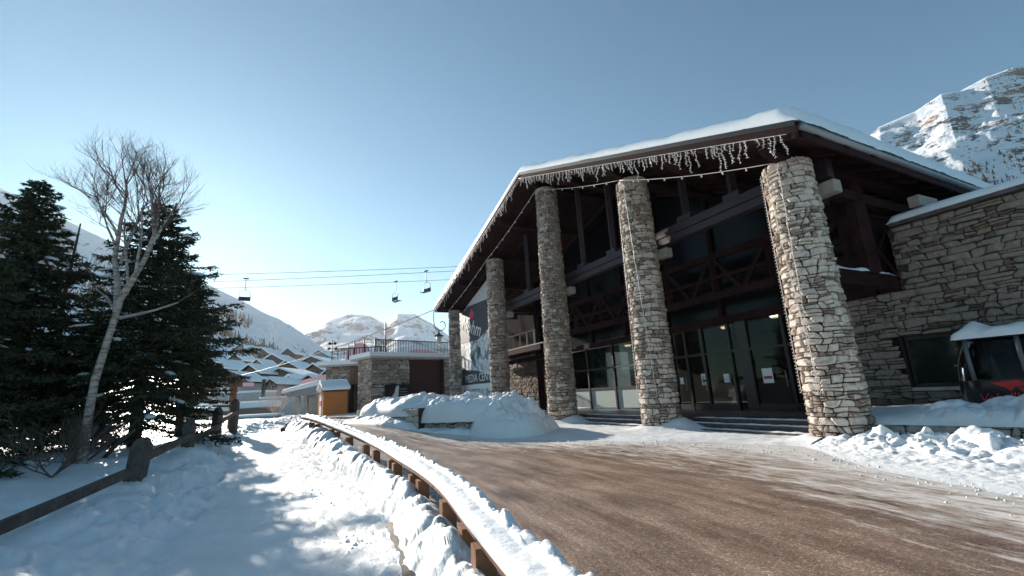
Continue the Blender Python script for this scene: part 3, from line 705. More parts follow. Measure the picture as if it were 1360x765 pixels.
# quoin faces on the upper return
for p, poly, ar in rubble(3.0, ZA-3.98, 0.26, 95, False, 0.013): stone_into(rest, poly, lambda u, v, q: Fp(-0.17+q, OW+u, 3.98+v), 0.06, r_)
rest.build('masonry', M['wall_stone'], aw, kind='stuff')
mb = MB(); mb.box(Fp((WIN[0]+WIN[1])/2, OW+0.22, (WIN[2]+WIN[3])/2), (WIN[1]-WIN[0], 0.03, WIN[3]-WIN[2]), RZ); w_ = mb.build('window', M['dark_glass'], annex)
for z in (WIN[2]+0.05, WIN[3]-0.05):
    mb = MB(); mb.bar(Fp(WIN[0], OW+0.18, z), Fp(WIN[1], OW+0.18, z), 0.08, 0.1); mb.build('frame', M['frame'], w_)
for t in (WIN[0]+0.05, WIN[1]-0.05, -1.4):
    mb = MB(); mb.bar(Fp(t, OW+0.18, WIN[2]), Fp(t, OW+0.18, WIN[3]), 0.08, 0.1); mb.build('frame', M['frame'], w_)
mb = MB(); mb.prism([Fp(WIN[0]-0.2, OW-0.13, WIN[2]-0.09), Fp(WIN[1]-0.05, OW-0.13, WIN[2]-0.09), Fp(WIN[1]-0.05, OW-0.13, WIN[2]+0.0), Fp(WIN[0]-0.2, OW-0.13, WIN[2]+0.0)], nV*0.3); mb.build('sill', M['concrete'], w_)
mb = MB(); mb.prism([Fp(TA, OW-0.25, ZA+0.004), Fp(-0.3, OW-0.25, ZA+0.004), Fp(-0.3, OW-0.25, ZA+0.10), Fp(TA, OW-0.25, ZA+0.10)], nV*10); mb.build('roof', M['slab'], annex)
tt = np.linspace(TA, -0.25, 60); oo = OW-0.3+10*np.linspace(0,1,60)**1.5; TT, OO = np.meshgrid(tt, oo, indexing='ij')
e = np.minimum(OO-oo[0], -0.25-TT); lip = np.sqrt(np.clip(1-(1-np.clip(e/0.25,0,1))**2,0,1)); Z = ZA+0.105+lip*(0.24+0.04*fbm(TT*0.7,OO*0.7,3,3))+0.06*np.clip(OO-OW,0,9)*lip
PX, PY = OX+DX*TT+DY*OO, OY+DY*TT-DX*OO
mb = MB().grid(PX, PY, Z); mb.grid(PX, PY, Z*0+ZA+0.104)
mb.build('roof_snow', M['roof_snow'], kind='stuff', label='smooth snow slab on the stone annex roof', cat='snow')

# ------------------------------------------------------------------ planter, snow piles on the right
PA, PB, PC = Vector((8.25,11.55)), Vector((9.9,9.35)), Vector((12.2,5.6))
plan = thing('stone_planter', (9.5,10,0), 'low dry-stone planter wall under a snow heap, beside the annex', 'planter')
mas = 0
for a, b in ((PA, PB), (PB, PC)):
    d_ = (b-a); ln = d_.length; d_.normalize(); nn = Vector((d_.y, -d_.x)) if Vector((d_.y,-d_.x)).dot(-a) > 0 else Vector((-d_.y, d_.x))
    mb = MB(); mb.prism([(a.x, a.y, -0.3), (b.x, b.y, -0.3), (b.x, b.y, 0.42), (a.x, a.y, 0.42)], (-nn.x*0.4, -nn.y*0.4, 0)); wl = mb.build('wall', M['mortar'], plan)
    for p, poly, ar in rubble(ln, 0.72, 0.15, 101+mas, False, 0.008, 1.6, 4.0):
        b_ = MB(); stone_into(b_, poly, lambda u, v, q: (a.x+d_.x*u+nn.x*q, a.y+d_.y*u+nn.y*q, -0.3+v), r_.uniform(0.03,0.07), r_); b_.build('stone', M['stone'], wl)
    mas += 1
# snow on the planter
A = [(PA.x-0.25, PA.y-0.1), (9.0,10.3), (PB.x-0.15, PB.y-0.15), (PC.x-0.2, PC.y-0.2)]; B = [(9.8,14.2),(11.2,13.0),(12.8,11.5),(16,8.5)]
def zpl(X, Y, U, V):
    lip = np.sqrt(np.clip(1-(1-np.clip(V/0.2,0,1))**2,0,1))
    lum = chunks(X, Y, 0.85, 51)*0.30+clods(X, Y, 0.4, 53)*0.14+chunks(X,Y,0.22,54)*0.05
    return 0.40+lip*(0.24+0.05*sstep(0.1,0.4,U)+lum*sstep(0.12,0.3,U)*np.exp(-(V/0.55)**2)+0.02*fbm(X*5,Y*5,3,8)+0.05*fbm(X,Y,2,2))
X, Y, Z, U, V = ribbon(A, B, 260, 140, zpl, 1.0, 1.4)
mb = MB().grid(X, Y, Z); mb.grid(X[:, :2], Y[:, :2], Z[:, :2]*0+0.39)
mb.build('snow_heap', M['snow'], kind='stuff', label='deep lumpy snow heaped on the stone planter', cat='snow')
# ploughed snow at the kerb in front of it
A = [(6.55,11.6),(6.5,10.6),(6.15,9.2),(5.95,8.0),(6.05,6.4),(6.3,4.0),(6.6,-1)]; B = [(8.4,12.0),(8.3,11.4),(9.2,10.2),(9.9,9.3),(10.9,7.7),(12.2,5.5),(14,1)]
def zpile(X, Y, U, V):
    env = sstep(0.10, 0.55, V); lum = chunks(X, Y, 0.62, 61)*0.24+chunks(X, Y, 0.3, 63)*0.15+clods(X, Y, 0.14, 65)*0.05+0.15*(fbm(X*0.8,Y*0.8,3,66)+0.25)
    return T(X, Y)+0.006+0.03*sstep(0,0.12,V)+env*(0.06+lum*(0.35+0.65*sstep(0.0,0.22,U)))*(1-0.75*sstep(0.62,0.95,V))+0.02*fbm(X*6,Y*6,3,3)*sstep(0,0.1,V)+clods(X,Y,0.09,67)*0.025*sstep(0.02,0.2,V)
X, Y, Z, U, V = ribbon(A, B, 330, 190, zpile, 1.0)
MB().grid(X, Y, Z).build('snow_pile', M['snow'], kind='stuff', label='ploughed clods of snow along the road below the planter', cat='snow')
# pressed snow between road and steps, drifted against the columns
A = [(6.6,11.0),(4.9,12.75),(2.4,14.3),(-0.7,16.6),(-2.9,19.0),(-6.5,23.8),(-9.6,30.2)]
Bq = [Fp(-0.4,0.9,0), Fp(4.5,0.7,0), Fp(9,0.7,0), Fp(14.5,0.5,0), Fp(19,0.6,0), Fp(27,1,0), Fp(36,0,0)]
def zfore(X, Y, U, V):
    z = T(X, Y)-0.015+0.035*sstep(0.0,0.12,V)+0.04*sstep(0.0,0.5,V)+0.10*sstep(0,0.06,V)*np.clip(fbm(X*0.9,Y*0.9,4,50),0,1)*0.4+0.02*fbm(X*3,Y*3,4,5)+clods(X,Y,0.12,71)*0.02*sstep(0.02,0.2,V)
    for (t, o, r0, *_), hh in zip(cols_, (0.12,0.26,0.22,0.2,0.2)):
        c = Fp(t-0.75, o+0.25, 0); z = z+hh*np.exp(-(((X-c.x)**2+(Y-c.y)**2)/0.42)**1.2)
        c = Fp(t, o, 0); z = z+0.12*np.exp(-((np.hypot(X-c.x, Y-c.y)-0.7)/0.3)**2)
    return z
X, Y, Z, U, V = ribbon(A, [(p.x,p.y) for p in Bq], 300, 110, zfore, 1.0)
MB().grid(X, Y, Z).build('forecourt_snow', M['snow'], kind='stuff', label='pressed snow strip between the road and the entrance steps', cat='snow')

# ------------------------------------------------------------------ cabin of a cable car standing by the annex
gc = Fp(-2.62, 3.15, 0.5); gond = thing('gondola_cabin', gc, 'black cable-car cabin with wide windows and snow on its roof', 'cable car')
LW, DW, HH = 2.5, 1.5, 2.05
def cab_ring(z, inset):
    a, b, rr = LW/2-inset, DW/2-inset, 0.55; P = []
    for (sx, sy, a0) in ((1,-1,-90),(1,1,0),(-1,1,90),(-1,-1,180)):
        for k in range(6):
            an = math.radians(a0+18*k); P.append((sx*(a-rr)+rr*math.cos(an), sy*(b-rr)+rr*math.sin(an), z))
    return P
def cab_shell(levels, cap0=False, cap1=False):
    mb = MB(); n = 24
    W = [Fp(0,0,0)]*0
    for z, ins in levels:
        for x, y, zz in cab_ring(z, ins): mb.v.append(tuple(Vector((gc.x, gc.y, gc.z))+dV*x+nV*y+Vector((0,0,zz))))
    for i in range(len(levels)-1):
        for k in range(n): mb.f.append((i*n+k, i*n+(k+1)%n, (i+1)*n+(k+1)%n, (i+1)*n+k)); mb.sm.append(True)
    if cap0: mb.f.append(tuple(reversed(range(n)))); mb.sm.append(False)
    if cap1: mb.f.append(tuple(range((len(levels)-1)*n, len(levels)*n))); mb.sm.append(False)
    return mb
M['cab_black'] = mat('cabin_black', (0.012,0.012,0.014), 0.18, spec=0.6)
cab_shell([(0.0,0.22),(0.15,0.08),(0.45,0.015),(0.78,0.0)], True).build('body', M['cab_black'], gond)
cab_shell([(0.78,0.012),(1.05,0.03),(1.3,0.075),(1.52,0.14),(1.72,0.23)]).build('window_band', M['glass'], gond)
cab_shell([(1.72,0.215),(1.82,0.30),(1.9,0.46)], False, True).build('roof', M['cab_black'], gond)
M['pillar'] = mat('cabin_pillar', (0.10,0.11,0.115), 0.4)
for x in (-0.85, -0.1, 0.78):
    for s_ in (-1, 1):
        mb = MB(); q = [Vector(gc)+dV*x+nV*(s_*(DW/2-0.008))+Vector((0,0,0.78)), Vector(gc)+dV*(x+0.03)+nV*(s_*(DW/2-0.07))+Vector((0,0,1.3)), Vector(gc)+dV*(x+0.045)+nV*(s_*(DW/2-0.135))+Vector((0,0,1.52)), Vector(gc)+dV*(x+0.06)+nV*(s_*(DW/2-0.225))+Vector((0,0,1.73))]
        mb.tube(q, 0.045, 8); mb.build('pillar', M['pillar'], gond)
mb = MB(); mb.tube([Vector(gc)+dV*(LW/2-0.06)+nV*v+Vector((0,0,1.15)) for v in (-0.35,0.35)], 0.03, 8); mb.build('pillar', M['pillar'], gond)
for z_ in (0.62,):
    mb = MB(); mb.box(Vector(gc)+Vector((0,0,0.45))+nV*0.35, (1.7,0.35,0.08), RZ); mb.build('seat', M['pillar'], gond)
def text_obj(name, body, loc, size, xdir, ndir, m_, parent=None, shear=0.0, thick=0.002):
    """flat lettering turned into a mesh; xdir = reading direction, ndir = towards the reader"""
    cu = bpy.data.curves.new(name, 'FONT'); cu.body = body; cu.size = size; cu.shear = shear; cu.extrude = thick; cu.resolution_u = 3
    tmp = bpy.data.objects.new(name+'_tmp', cu); COL.objects.link(tmp)
    dg = bpy.context.evaluated_depsgraph_get(); me = bpy.data.meshes.new_from_object(tmp.evaluated_get(dg)); bpy.data.objects.remove(tmp)
    xd = Vector(xdir).normalized(); nd = Vector(ndir).normalized(); ud = nd.cross(xd)
    r = ROOT.get(parent.name, (0,0,0)) if parent else (0,0,0); l = Vector(loc)-Vector(r)
    me.transform(Matrix(((xd.x,ud.x,nd.x,l.x),(xd.y,ud.y,nd.y,l.y),(xd.z,ud.z,nd.z,l.z),(0,0,0,1))))
    me.materials.clear(); me.materials.append(m_)
    o = bpy.data.objects.new(name, me); COL.objects.link(o)
    if parent: o.parent = parent
    return o
text_obj('lettering', "Val d'Isère", Vector(gc)+dV*0.80-nV*(DW/2+0.006)+Vector((0,0,0.30)), 0.27, -dV, -nV, M['red'], gond, 0.25)
mb = MB()                                                     # the red wing-like emblem over the lettering
for poly in ([(0,0.30),(0.45,0.34),(0.62,0.22),(0.36,0.20),(0.30,0.10),(0.2,0.2)], [(0.40,0.18),(0.72,0.20),(0.62,0.08),(0.5,0.02),(0.46,0.1)]):
    mb.prism([Vector(gc)+dV*(0.52-a)-nV*(DW/2+0.008)+Vector((0,0,0.42+b)) for a, b in poly], nV*0.004)
mb.build('emblem', M['red'], gond)
u = np.linspace(-1,1,60)[:,None]; v = np.linspace(-1,1,40)[None,:]
rr = np.maximum(np.abs(u), np.abs(v)); h = np.sqrt(np.clip(1-rr**6,0,1)); hh = h*(0.14+0.10*fbm(u*1.6+v*0,v*1.6,3,5)+0.13*np.exp(-((u-0.72)/0.2)**2-((v+0.3)/0.5)**2))
X = gc.x+dV.x*u*1.08+nV.x*v*0.6; Y = gc.y+dV.y*u*1.08+nV.y*v*0.6
MB().grid(X, Y, gc.z+1.76+hh*1.5+0.04*h*0).build('cabin_snow', M['snow'], kind='stuff', label='snow cap on the roof of the cable-car cabin', cat='snow')

# ------------------------------------------------------------------ icicle lights, cables
strand_meshes = []
for k in range(8):
    r2 = random.Random(300+k); mb = MB(); ln = (0.32,0.5,0.26,0.62,0.4,0.78,0.3,0.54)[k]
    x = y = 0.0; pts = [(0,0,0)]; z = 0
    while z > -ln:
        z -= 0.07; x += r2.uniform(-0.03,0.03); y += r2.uniform(-0.02,0.02); pts.append((x, y, z))
    mb.tube(pts, 0.005, 4)
    for p in pts[1:]:
        for q in range(2):
            d_ = Vector((r2.uniform(-1,1), r2.uniform(-1,1), r2.uniform(-1,0.3))).normalized()
            mb.tube([p, Vector(p)+d_*0.045], [0.008,0.011], 4)
    strand_meshes.append(mb.mesh('strand', M['bulb']))
def icicles(ta, tb, step, label, seed):
    th_ = thing('icicle_lights', Fp((ta+tb)/2, OR-0.16, zr((ta+tb)/2)-0.4), label, 'string lights', 'icicle lights under the roof edge')
    r2 = random.Random(seed); mb = MB(); n = 50
    mb.tube([Fp(ta+(tb-ta)*i/n, OR-0.15, zr(ta+(tb-ta)*i/n)-0.30) for i in range(n+1)], 0.010, 5); mb.build('wire', M['bulb'], th_)
    t = ta+0.15
    while t < tb-0.1:
        if r2.random() < 0.93:
            s_ = r2.uniform(0.5,1.05); linkmesh('strand', r2.choice(strand_meshes), th_, Fp(t, OR-0.15-r2.uniform(0,0.03), zr(t)-0.29), (0,0,r2.uniform(0,6.28)), (1,1,s_))
        t += step*r2.uniform(0.6,1.4)
icicles(TN+0.2, TP, 0.135, 'long row of white icicle lights along the near roof slope', 1)
icicles(TP, TF, 0.2, 'row of white icicle lights along the far roof slope', 2)
def cable(name, a, b, sag, r, m_, label, cat, n=24, group=None, bulbs=0):
    a = Vector(a); b = Vector(b); mb = MB()
    pts = [a.lerp(b, i/n)-Vector((0,0,sag*4*(i/n)*(1-i/n))) for i in range(n+1)]
    mb.tube(pts, r, 5)
    if bulbs:
        for i in range(1, bulbs):
            p = pts[int(i*n/bulbs)]; mb.tube([p, p-Vector((0,0,0.09))], [0.02,0.028], 6)
    return mb.build(name, M[m_], None, None, label, cat, group)
for i in range(4):
    a, b = cols_[i], cols_[i+1]
    cable('light_cable', Fp(a[0], a[1]-a[3]-0.06, col_top[i]-0.03), Fp(b[0], b[1]-b[3]-0.06, col_top[i+1]-0.03), 0.12, 0.012, 'bulb', ['thin light cable between the nearest two stone columns','thin light cable between the second column and the middle column','thin light cable from the middle column down to the fourth column','thin light cable between the two farthest columns'][i], 'cable', 24, 'light cables between columns', 8)
# strings of small bulbs wound down the two nearest columns
for ci, angs in ((0, (-1.9, -1.1, -0.35)), (1, (-1.6, -0.7))):
    t, o, r0, r1 = cols_[ci][:4]; c0 = Fp(t, o, 0); view = math.atan2(-c0.y, -c0.x)
    for ai, a0 in enumerate(angs):
        mb = MB(); r2 = random.Random(ci*9+ai); pts = []; zt = col_top[ci]; n = 70
        for i in range(n+1):
            v = i/n; z = zt-0.1-v*(zt-1.3); an = view+a0*0.8+0.5*v*(1 if ai % 2 else -0.4)+r2.uniform(-0.02,0.02); rr = r0+(r1-r0)*z/zt+0.075
            pts.append((c0.x+math.cos(an)*rr, c0.y+math.sin(an)*rr, z))
        mb.tube(pts, 0.008, 4)
        for p in pts[1:]:
            d_ = Vector((p[0]-c0.x, p[1]-c0.y, r2.uniform(-0.3,0.3))).normalized(); mb.tube([p, Vector(p)+d_*0.04], [0.009,0.011], 4)
        mb.build('bulb_string', M['bulb'], None, None, [['bulb string on the sunny road side of the nearest column','bulb string down the middle of the nearest column','bulb string on the annex side of the nearest column'],['bulb string on the sunny side of the second column','bulb string down the middle of the second column']][ci][ai], 'string lights', 'bulb strings on column %s' % ('one','two')[ci])

# ------------------------------------------------------------------ big event banner hung between the far columns
M['ban_dark'] = mat('banner_dark', (0.06,0.055,0.07), 0.6); M['ban_grey'] = mat('banner_grey', (0.5,0.5,0.52), 0.6); M['ban_mid'] = mat('banner_mid', (0.2,0.22,0.24), 0.6); M['ban_pink'] = mat('banner_pink', (0.6,0.05,0.1), 0.6)
m = mat('banner_photo', (0.5,0.5,0.5), 0.6); M['ban_photo'] = m
v_ = coords(m, 'World'); wv2 = N(m, 'ShaderNodeMapping'); wv2.inputs['Rotation'].default_value = (0.5,0.6,0.2); L(m, v_, wv2.inputs[0])
L(m, ramp(m, noise(m, wv2.outputs[0], 1.15, 5, 0.6), [(0.36,(0.05,0.055,0.06)),(0.47,(0.3,0.32,0.34)),(0.53,(0.75,0.76,0.78)),(0.62,(0.35,0.38,0.4))]), BS(m).inputs['Base Color'])
OB = 0.45; b0, b1 = 21.0, 27.2
ban = thing('event_banner', Fp((b0+b1)/2, OB, 0.9), 'tall printed event banner hanging between the two far columns', 'banner')
def bpoly(pts, m_, off=0.0, nm='print'):
    mb = MB(); mb.prism([Fp(t, OB-off, z) for t, z in pts], nV*(0.02 if off == 0 else 0.003)); return mb.build(nm, M[m_], ban)
zt0, zt1 = zr(b0)-0.75, zr(b1)-0.75
bpoly([(b0,1.0),(b1,1.0),(b1,zt1),(b0,zt0)], 'ban_photo', 0, 'cloth')
bpoly([(b0,8.1),(25.2,8.3),(25.2,zr(25.2)-0.75),(b0,zt0)], 'ban_grey', 0.008)
bpoly([(b0,8.1),(25.2,8.3),(b1,zt1-0.1),(b1,5.6),(23.6,5.5),(b0,6.2)], 'ban_dark', 0.012)
bpoly([(24.6,8.0),(25.1,7.6),(24.9,7.3),(24.4,7.2),(24.2,7.6)], 'ban_pink', 0.018)
bpoly([(b0,2.35),(b1,2.35),(b1,3.6),(24.0,3.3),(b0,2.7)], 'ban_dark', 0.012)
bpoly([(b0,1.02),(b1,1.02),(b1,2.33),(b0,2.33)], 'white', 0.012)
xr = -dV
text_obj('lettering', 'MEDIA CENTER', Fp(26.3, OB-0.03, 2.52), 0.82, xr, -nV, M['white'], ban)
text_obj('lettering', 'CRITERIUM', Fp(26.75, OB-0.03, 1.28), 1.05, xr, -nV, M['ban_mid'], ban)
text_obj('lettering', 'Mohm', Fp(26.9, OB-0.03, 6.7), 1.5, (xr-Vector((0,0,0.28))).normalized(), -nV, M['paper'], ban, 0.35)
# lantern on a scroll bracket at the far roof corner
lc = atY(583, 452, 35.0); lam = thing('wall_lantern', lc, 'black wrought-iron lantern on a scroll bracket at the far eave corner', 'lantern')
top_ = Vector((lc.x, lc.y, lc.z+1.9)); mb = MB(); pts = []
for i in range(26):
    a = i/25*5.6; r2 = 0.62*(1-i/25*0.78); pts.append(Vector((lc.x+0.1, lc.y, lc.z+1.25))+Vector((-math.cos(a)*r2*0.9+0.1, 0, -math.sin(a)*r2)))
mb.tube([top_+Vector((-0.28,0,0.9)), top_+Vector((-0.42,0,0.2))]+pts, 0.035, 6); mb.build('bracket', M['black'], lam)
mb = MB(); mb.tube([lc+Vector((0,0,0.72)), lc+Vector((0,0,0.5)), lc+Vector((0,0,0.34))], [0.03,0.12,0.42], 10); mb.build('hood', M['black'], lam)
mb = MB(); mb.tube([lc+Vector((0,0,0.34)), lc+Vector((0,0,-0.25))], [0.24,0.15], 8); mb.build('glass', M['frosted'], lam)
# ------------------------------------------------------------------ timber guard rail along the road
rs = spline(rail_pts, 400, 1.0); cum = np.concatenate([[0], np.cumsum(np.hypot(*np.diff(rs, axis=0).T))])
def rail_at(s):
    x = np.interp(s, cum, rs[:,0]); y = np.interp(s, cum, rs[:,1]); e = 0.05
    tx = np.interp(s+e, cum, rs[:,0])-np.interp(s-e, cum, rs[:,0]); ty = np.interp(s+e, cum, rs[:,1])-np.interp(s-e, cum, rs[:,1]); l = math.hypot(tx, ty)
    return x, y, tx/l, ty/l
SL = cum[-1]
gr = thing('guard_rail', (*rail_at(SL*0.4)[:2], 0), 'long low timber guard rail with snow on top between path and road', 'guard rail')
s = 1.0; r2 = random.Random(5)
while s < SL-0.3:
    e = min(s+2.4, SL)
    mb = MB(); ring = []
    ss = np.linspace(s+0.006, e-0.006, 6)
    for q in ss:
        x, y, tx, ty = rail_at(q); z = float(T(x, y))+RAILZ; nx, ny = ty, -tx
        for a, b in ((-0.14,-0.075),(0.14,-0.075),(0.14,0),(-0.14,0)): ring.append((x+nx*a, y+ny*a, z+b))
    Fs = [(0,1,2,3), tuple(range(len(ring)-1, len(ring)-5, -1))]
    for i in range(5):
        for k in range(4): Fs.append((i*4+k, (i+1)*4+k, (i+1)*4+(k+1)%4, i*4+(k+1)%4))
    mb.add(ring, Fs); mb.build('rail', M['rail_wood'], gr, bevel=0.02)
    s = e
s = 4.2
pm = MB(); pm.box((0,0,-0.42), (0.19,0.17,0.55)); pmesh = pm.mesh('post', M['rail_wood'])
while s < SL-0.2:
    x, y, tx, ty = rail_at(s); linkmesh('post', pmesh, gr, (x-ty*0.04, y+tx*0.04, float(T(x, y))+RAILZ), (0,0,math.atan2(ty,tx)))
    s += r2.choice((0.6, 1.6, 2.1, 1.2))
u = np.linspace(1.0, SL, 900)
RX = np.interp(u, cum, rs[:,0])[:,None]; RY = np.interp(u, cum, rs[:,1])[:,None]
tx = np.gradient(RX[:,0]); ty = np.gradient(RY[:,0]); l = np.hypot(tx, ty); tx /= l; ty /= l
v = np.linspace(-1, 1, 40)[None,:]
X = RX+ty[:,None]*v*0.165; Y = RY-tx[:,None]*v*0.165
prof_ = np.sqrt(np.clip(1-np.abs(v)**3.5, 0, 1))
clod_ = (clods(X, Y, 0.26, 81)*0.085+chunks(X, Y, 0.1, 83)*0.022)*sstep(0.05, 0.4, v)*np.clip(fbm(X*0.9, Y*0.9, 2, 8)+0.95, 0.35, 1.3)
Z = T(X, Y)+RAILZ+0.002+prof_*(0.085+0.02*fbm(X*3, Y*3, 3, 6)+0.008*fbm(X*14, Y*14, 3, 2)+clod_)
MB().grid(X, Y, Z).build('rail_snow', M['snow'], kind='stuff', label='ribbon of snow lying on the guard rail', cat='snow')
# half-buried kerb logs at the foot of the bank
pr = spline([(p[0]-0.1, p[1]) for p in path_r[:len(rail_pts)]], 300); cu2 = np.concatenate([[0], np.cumsum(np.hypot(*np.diff(pr, axis=0).T))])
def pr_at(s): return np.interp(s, cu2, pr[:,0]), np.interp(s, cu2, pr[:,1])
for i, (a, b, h_) in enumerate(((5.2,7.4,-0.06), (8.4,11.2,-0.04), (cu2[-1]-9.0,cu2[-1]-5.2,0.10), (cu2[-1]-5.0,cu2[-1]-0.5,0.12))):
    mb = MB(); mb.tube([(*pr_at(q), float(T(*pr_at(q)))-0.15+h_) for q in np.linspace(a, b, 7)], 0.10, 10)
    mb.build('kerb_log', M['grey_wood'], None, None, ['dark log half buried under clods close to the path edge','dark log mostly buried in snow midway along the path edge','log lying at the path edge below the guard rail','log at the path edge beside the far end of the guard rail'][i], 'log', 'kerb logs along the path')

# ------------------------------------------------------------------ post-and-rail fence on the left
fence = thing('timber_fence', (-9,13,0.3), 'weathered grey post-and-rail fence in the snow bank beneath the trees', 'fence')
tops = [atY(187,582,9.6), atY(253,556,12.55), atY(290,541,16.5), atY(313,530,19.5)]
for i, ((x, y), tp) in enumerate(zip(post_xy, tops)):
    mb = MB(); hw = (0.145,0.115,0.125,0.13)[i]; zb = snowz(x, y)-0.3; c = Vector((tp.x, y, 0)); rz = (0.25,0.1,0.0,0.1)[i]
    def rg(z, k, lean=0): return [(c.x+lean+math.cos(rz)*a*hw*k-math.sin(rz)*b*hw*k, c.y+math.sin(rz)*a*hw*k+math.cos(rz)*b*hw*k, z) for a, b in ((-1,-1),(1,-1),(1,1),(-1,1))]
    ln = 0.05 if i == 0 else 0.0
    V = rg(zb, 1.0, -ln)+rg(tp.z-0.16, 1.0, ln)+rg(tp.z, 0.55, ln)
    mb.add(V, [(3,2,1,0),(8,9,10,11)]+[(k*4+j, k*4+(j+1)%4, k*4+4+(j+1)%4, k*4+4+j) for k in (0,1) for j in range(4)]); mb.build('post', M['grey_wood'], fence, bevel=0.015)
for (a, b, h_) in (((-60,727,5.6),(184,622,9.45),0.17), ((186,611,9.5),(256,578,12.5),0.16), ((250,588,12.45),(292,566,16.4),0.16), ((288,563,16.5),(314,547,19.5),0.15)):
    mb = MB(); mb.bar(atY(*a), atY(*b), 0.10, h_); mb.build('rail', M['grey_wood'], fence, bevel=0.015)
mb = MB(); mb.bar(atY(284,540,20.5), atY(310,540,19.5), 0.1, 0.14); mb.build('rail', M['grey_wood'], fence)
mb = MB(); mb.bar(atY(215,545,22), atY(308,543,19.7), 0.28, 0.16); mb.build('rail_snow', M['snow'], fence)
# sign post with a little roofed lantern board
sp = atY(309,533,21.0); sg = thing('sign_post', (sp.x, sp.y, 0.5), 'orange-brown wooden sign post with a small lantern head behind the fence', 'sign post')
mb = MB(); mb.bar((sp.x, sp.y, 0.2), (sp.x, sp.y, atY(309,511,21.0).z), 0.2, 0.2); mb.build('post', M['rail_wood'], sg)
mb = MB(); q = atY(312,509,21.0); mb.box((q.x, q.y, q.z), (0.55,0.3,0.34)); mb.build('lantern_head', M['brown_wood'], sg)
mb = MB(); mb.prism([(q.x-0.42, q.y-0.25, q.z+0.18), (q.x+0.42, q.y-0.25, q.z+0.18), (q.x, q.y-0.25, q.z+0.42)], (0,0.5,0)); mb.build('cap', M['brown_wood'], sg)

# ------------------------------------------------------------------ snowed-in planters in front of the hall's far end
def mound(name, P0, P1, depth, z0, h, label, lump=0.2, seed=1, p_=2.6, end=0.0, ex=0.5):
    """snow dome over the strip P0-P1, 'depth' metres deep behind it"""
    a = Vector((P0[0],P0[1])); b = Vector((P1[0],P1[1])); d_ = b-a; ln = d_.length; d_.normalize(); n_2 = Vector((-d_.y, d_.x))
    if n_2.y < 0: n_2 = -n_2
    an = np.linspace(0,2*np.pi,161)[:,None]; rr = np.linspace(0,1,60)[None,:]**0.7
    wob = 1+0.10*fbm(np.cos(an)*1.6+seed, np.sin(an)*1.6, 3, seed+1)
    u = rr*np.sign(np.cos(an))*np.abs(np.cos(an))**(2/p_)*wob; v = rr*np.sign(np.sin(an))*np.abs(np.sin(an))**(2/p_)*wob; dome = np.clip(1-rr**2.6, 0, 1)**ex
    cx = (a+b)/2+n_2*depth/2
    X = cx.x+d_.x*u*ln/2+n_2.x*v*depth/2; Y = cx.y+d_.y*u*ln/2+n_2.y*v*depth/2
    Z = z0-0.04-0.16*rr**14+dome*(h*(1+0.5*fbm(X*0.7,Y*0.7,4,seed)+end*u)+lump*chunks(X,Y,0.9,seed)*0.8+lump*0.35*chunks(X,Y,0.35,seed+2)+0.06*fbm(X*3,Y*3,4,seed+3))
    mb = MB().grid(X, Y, Z); return mb.build(name, M['snow'], kind='stuff', label=label, cat='snow')
def planter(px0, px1, hgt, label, seed):
    a = gnd(*px0); b = gnd(*px1); z = float(T((a.x+b.x)/2, (a.y+b.y)/2)); d_ = Vector((b.x-a.x, b.y-a.y)); ln = d_.length; d_.normalize(); n_2 = Vector((-d_.y, d_.x))
    if n_2.y < 0: n_2 = -n_2
    th_ = thing('stone_planter', ((a.x+b.x)/2, (a.y+b.y)/2, z), label, 'planter')
    mb = MB(); mb.prism([(a.x,a.y,z-0.3),(b.x,b.y,z-0.3),(b.x,b.y,z+hgt),(a.x,a.y,z+hgt)], (n_2.x*2.2,n_2.y*2.2,0)); wl = mb.build('wall', M['mortar'], th_)
    r3 = random.Random(seed)
    for p, poly, ar in rubble(ln, hgt+0.3, 0.26, seed, False, 0.015, 1.0, 2.0):
        b_ = MB(); stone_into(b_, poly, lambda u, v, q: (a.x+d_.x*u-n_2.x*q, a.y+d_.y*u-n_2.y*q, z-0.3+v), r3.uniform(0.04,0.08), r3); b_.build('stone', M['stone'], wl)
    return a, b, z
a, b, z = planter((545,568), (648,577), 0.62, 'rubble stone planter nearly swallowed by snow, beside the banner', 201)
dd = Vector((b.x-a.x, b.y-a.y)).normalized(); nn_ = Vector((-dd.y, dd.x)); nn_ = nn_ if nn_.y > 0 else -nn_
mound('snow_mound', (a.x-0.5-nn_.x*0.25, a.y-nn_.y*0.25), (b.x+dd.x*1.6-nn_.x*0.25, b.y+dd.y*1.6-nn_.y*0.25), 3.0, z+0.56, 0.62, 'rounded snow cap on the planter beside the banner', 0.4, 211)
mound('snow_mound', (b.x-dd.x*1.1-nn_.x*0.9, b.y-dd.y*1.1-nn_.y*0.9), (b.x+dd.x*2.5-nn_.x*0.9, b.y+dd.y*2.5-nn_.y*0.9), 4.0, z-0.08, 0.86, 'big smooth snow mound at the end of the planter by the columns', 0.5, 213, 2.5, -0.2, 0.8)
mound('snow_mound', (a.x-0.3-nn_.x*0.7, a.y-nn_.y*0.7), (b.x-nn_.x*0.7, b.y-nn_.y*0.7), 1.0, z-0.02, 0.22, 'low snow drift at the foot of the planter beside the banner', 0.1, 215, 2.6, 0.0, 1.0)
a, b, z = planter((474,561), (556,571), 0.62, 'rubble stone planter under snow, beside the orange kiosk', 202)
dd = Vector((b.x-a.x, b.y-a.y)).normalized(); nn_ = Vector((-dd.y, dd.x)); nn_ = nn_ if nn_.y > 0 else -nn_
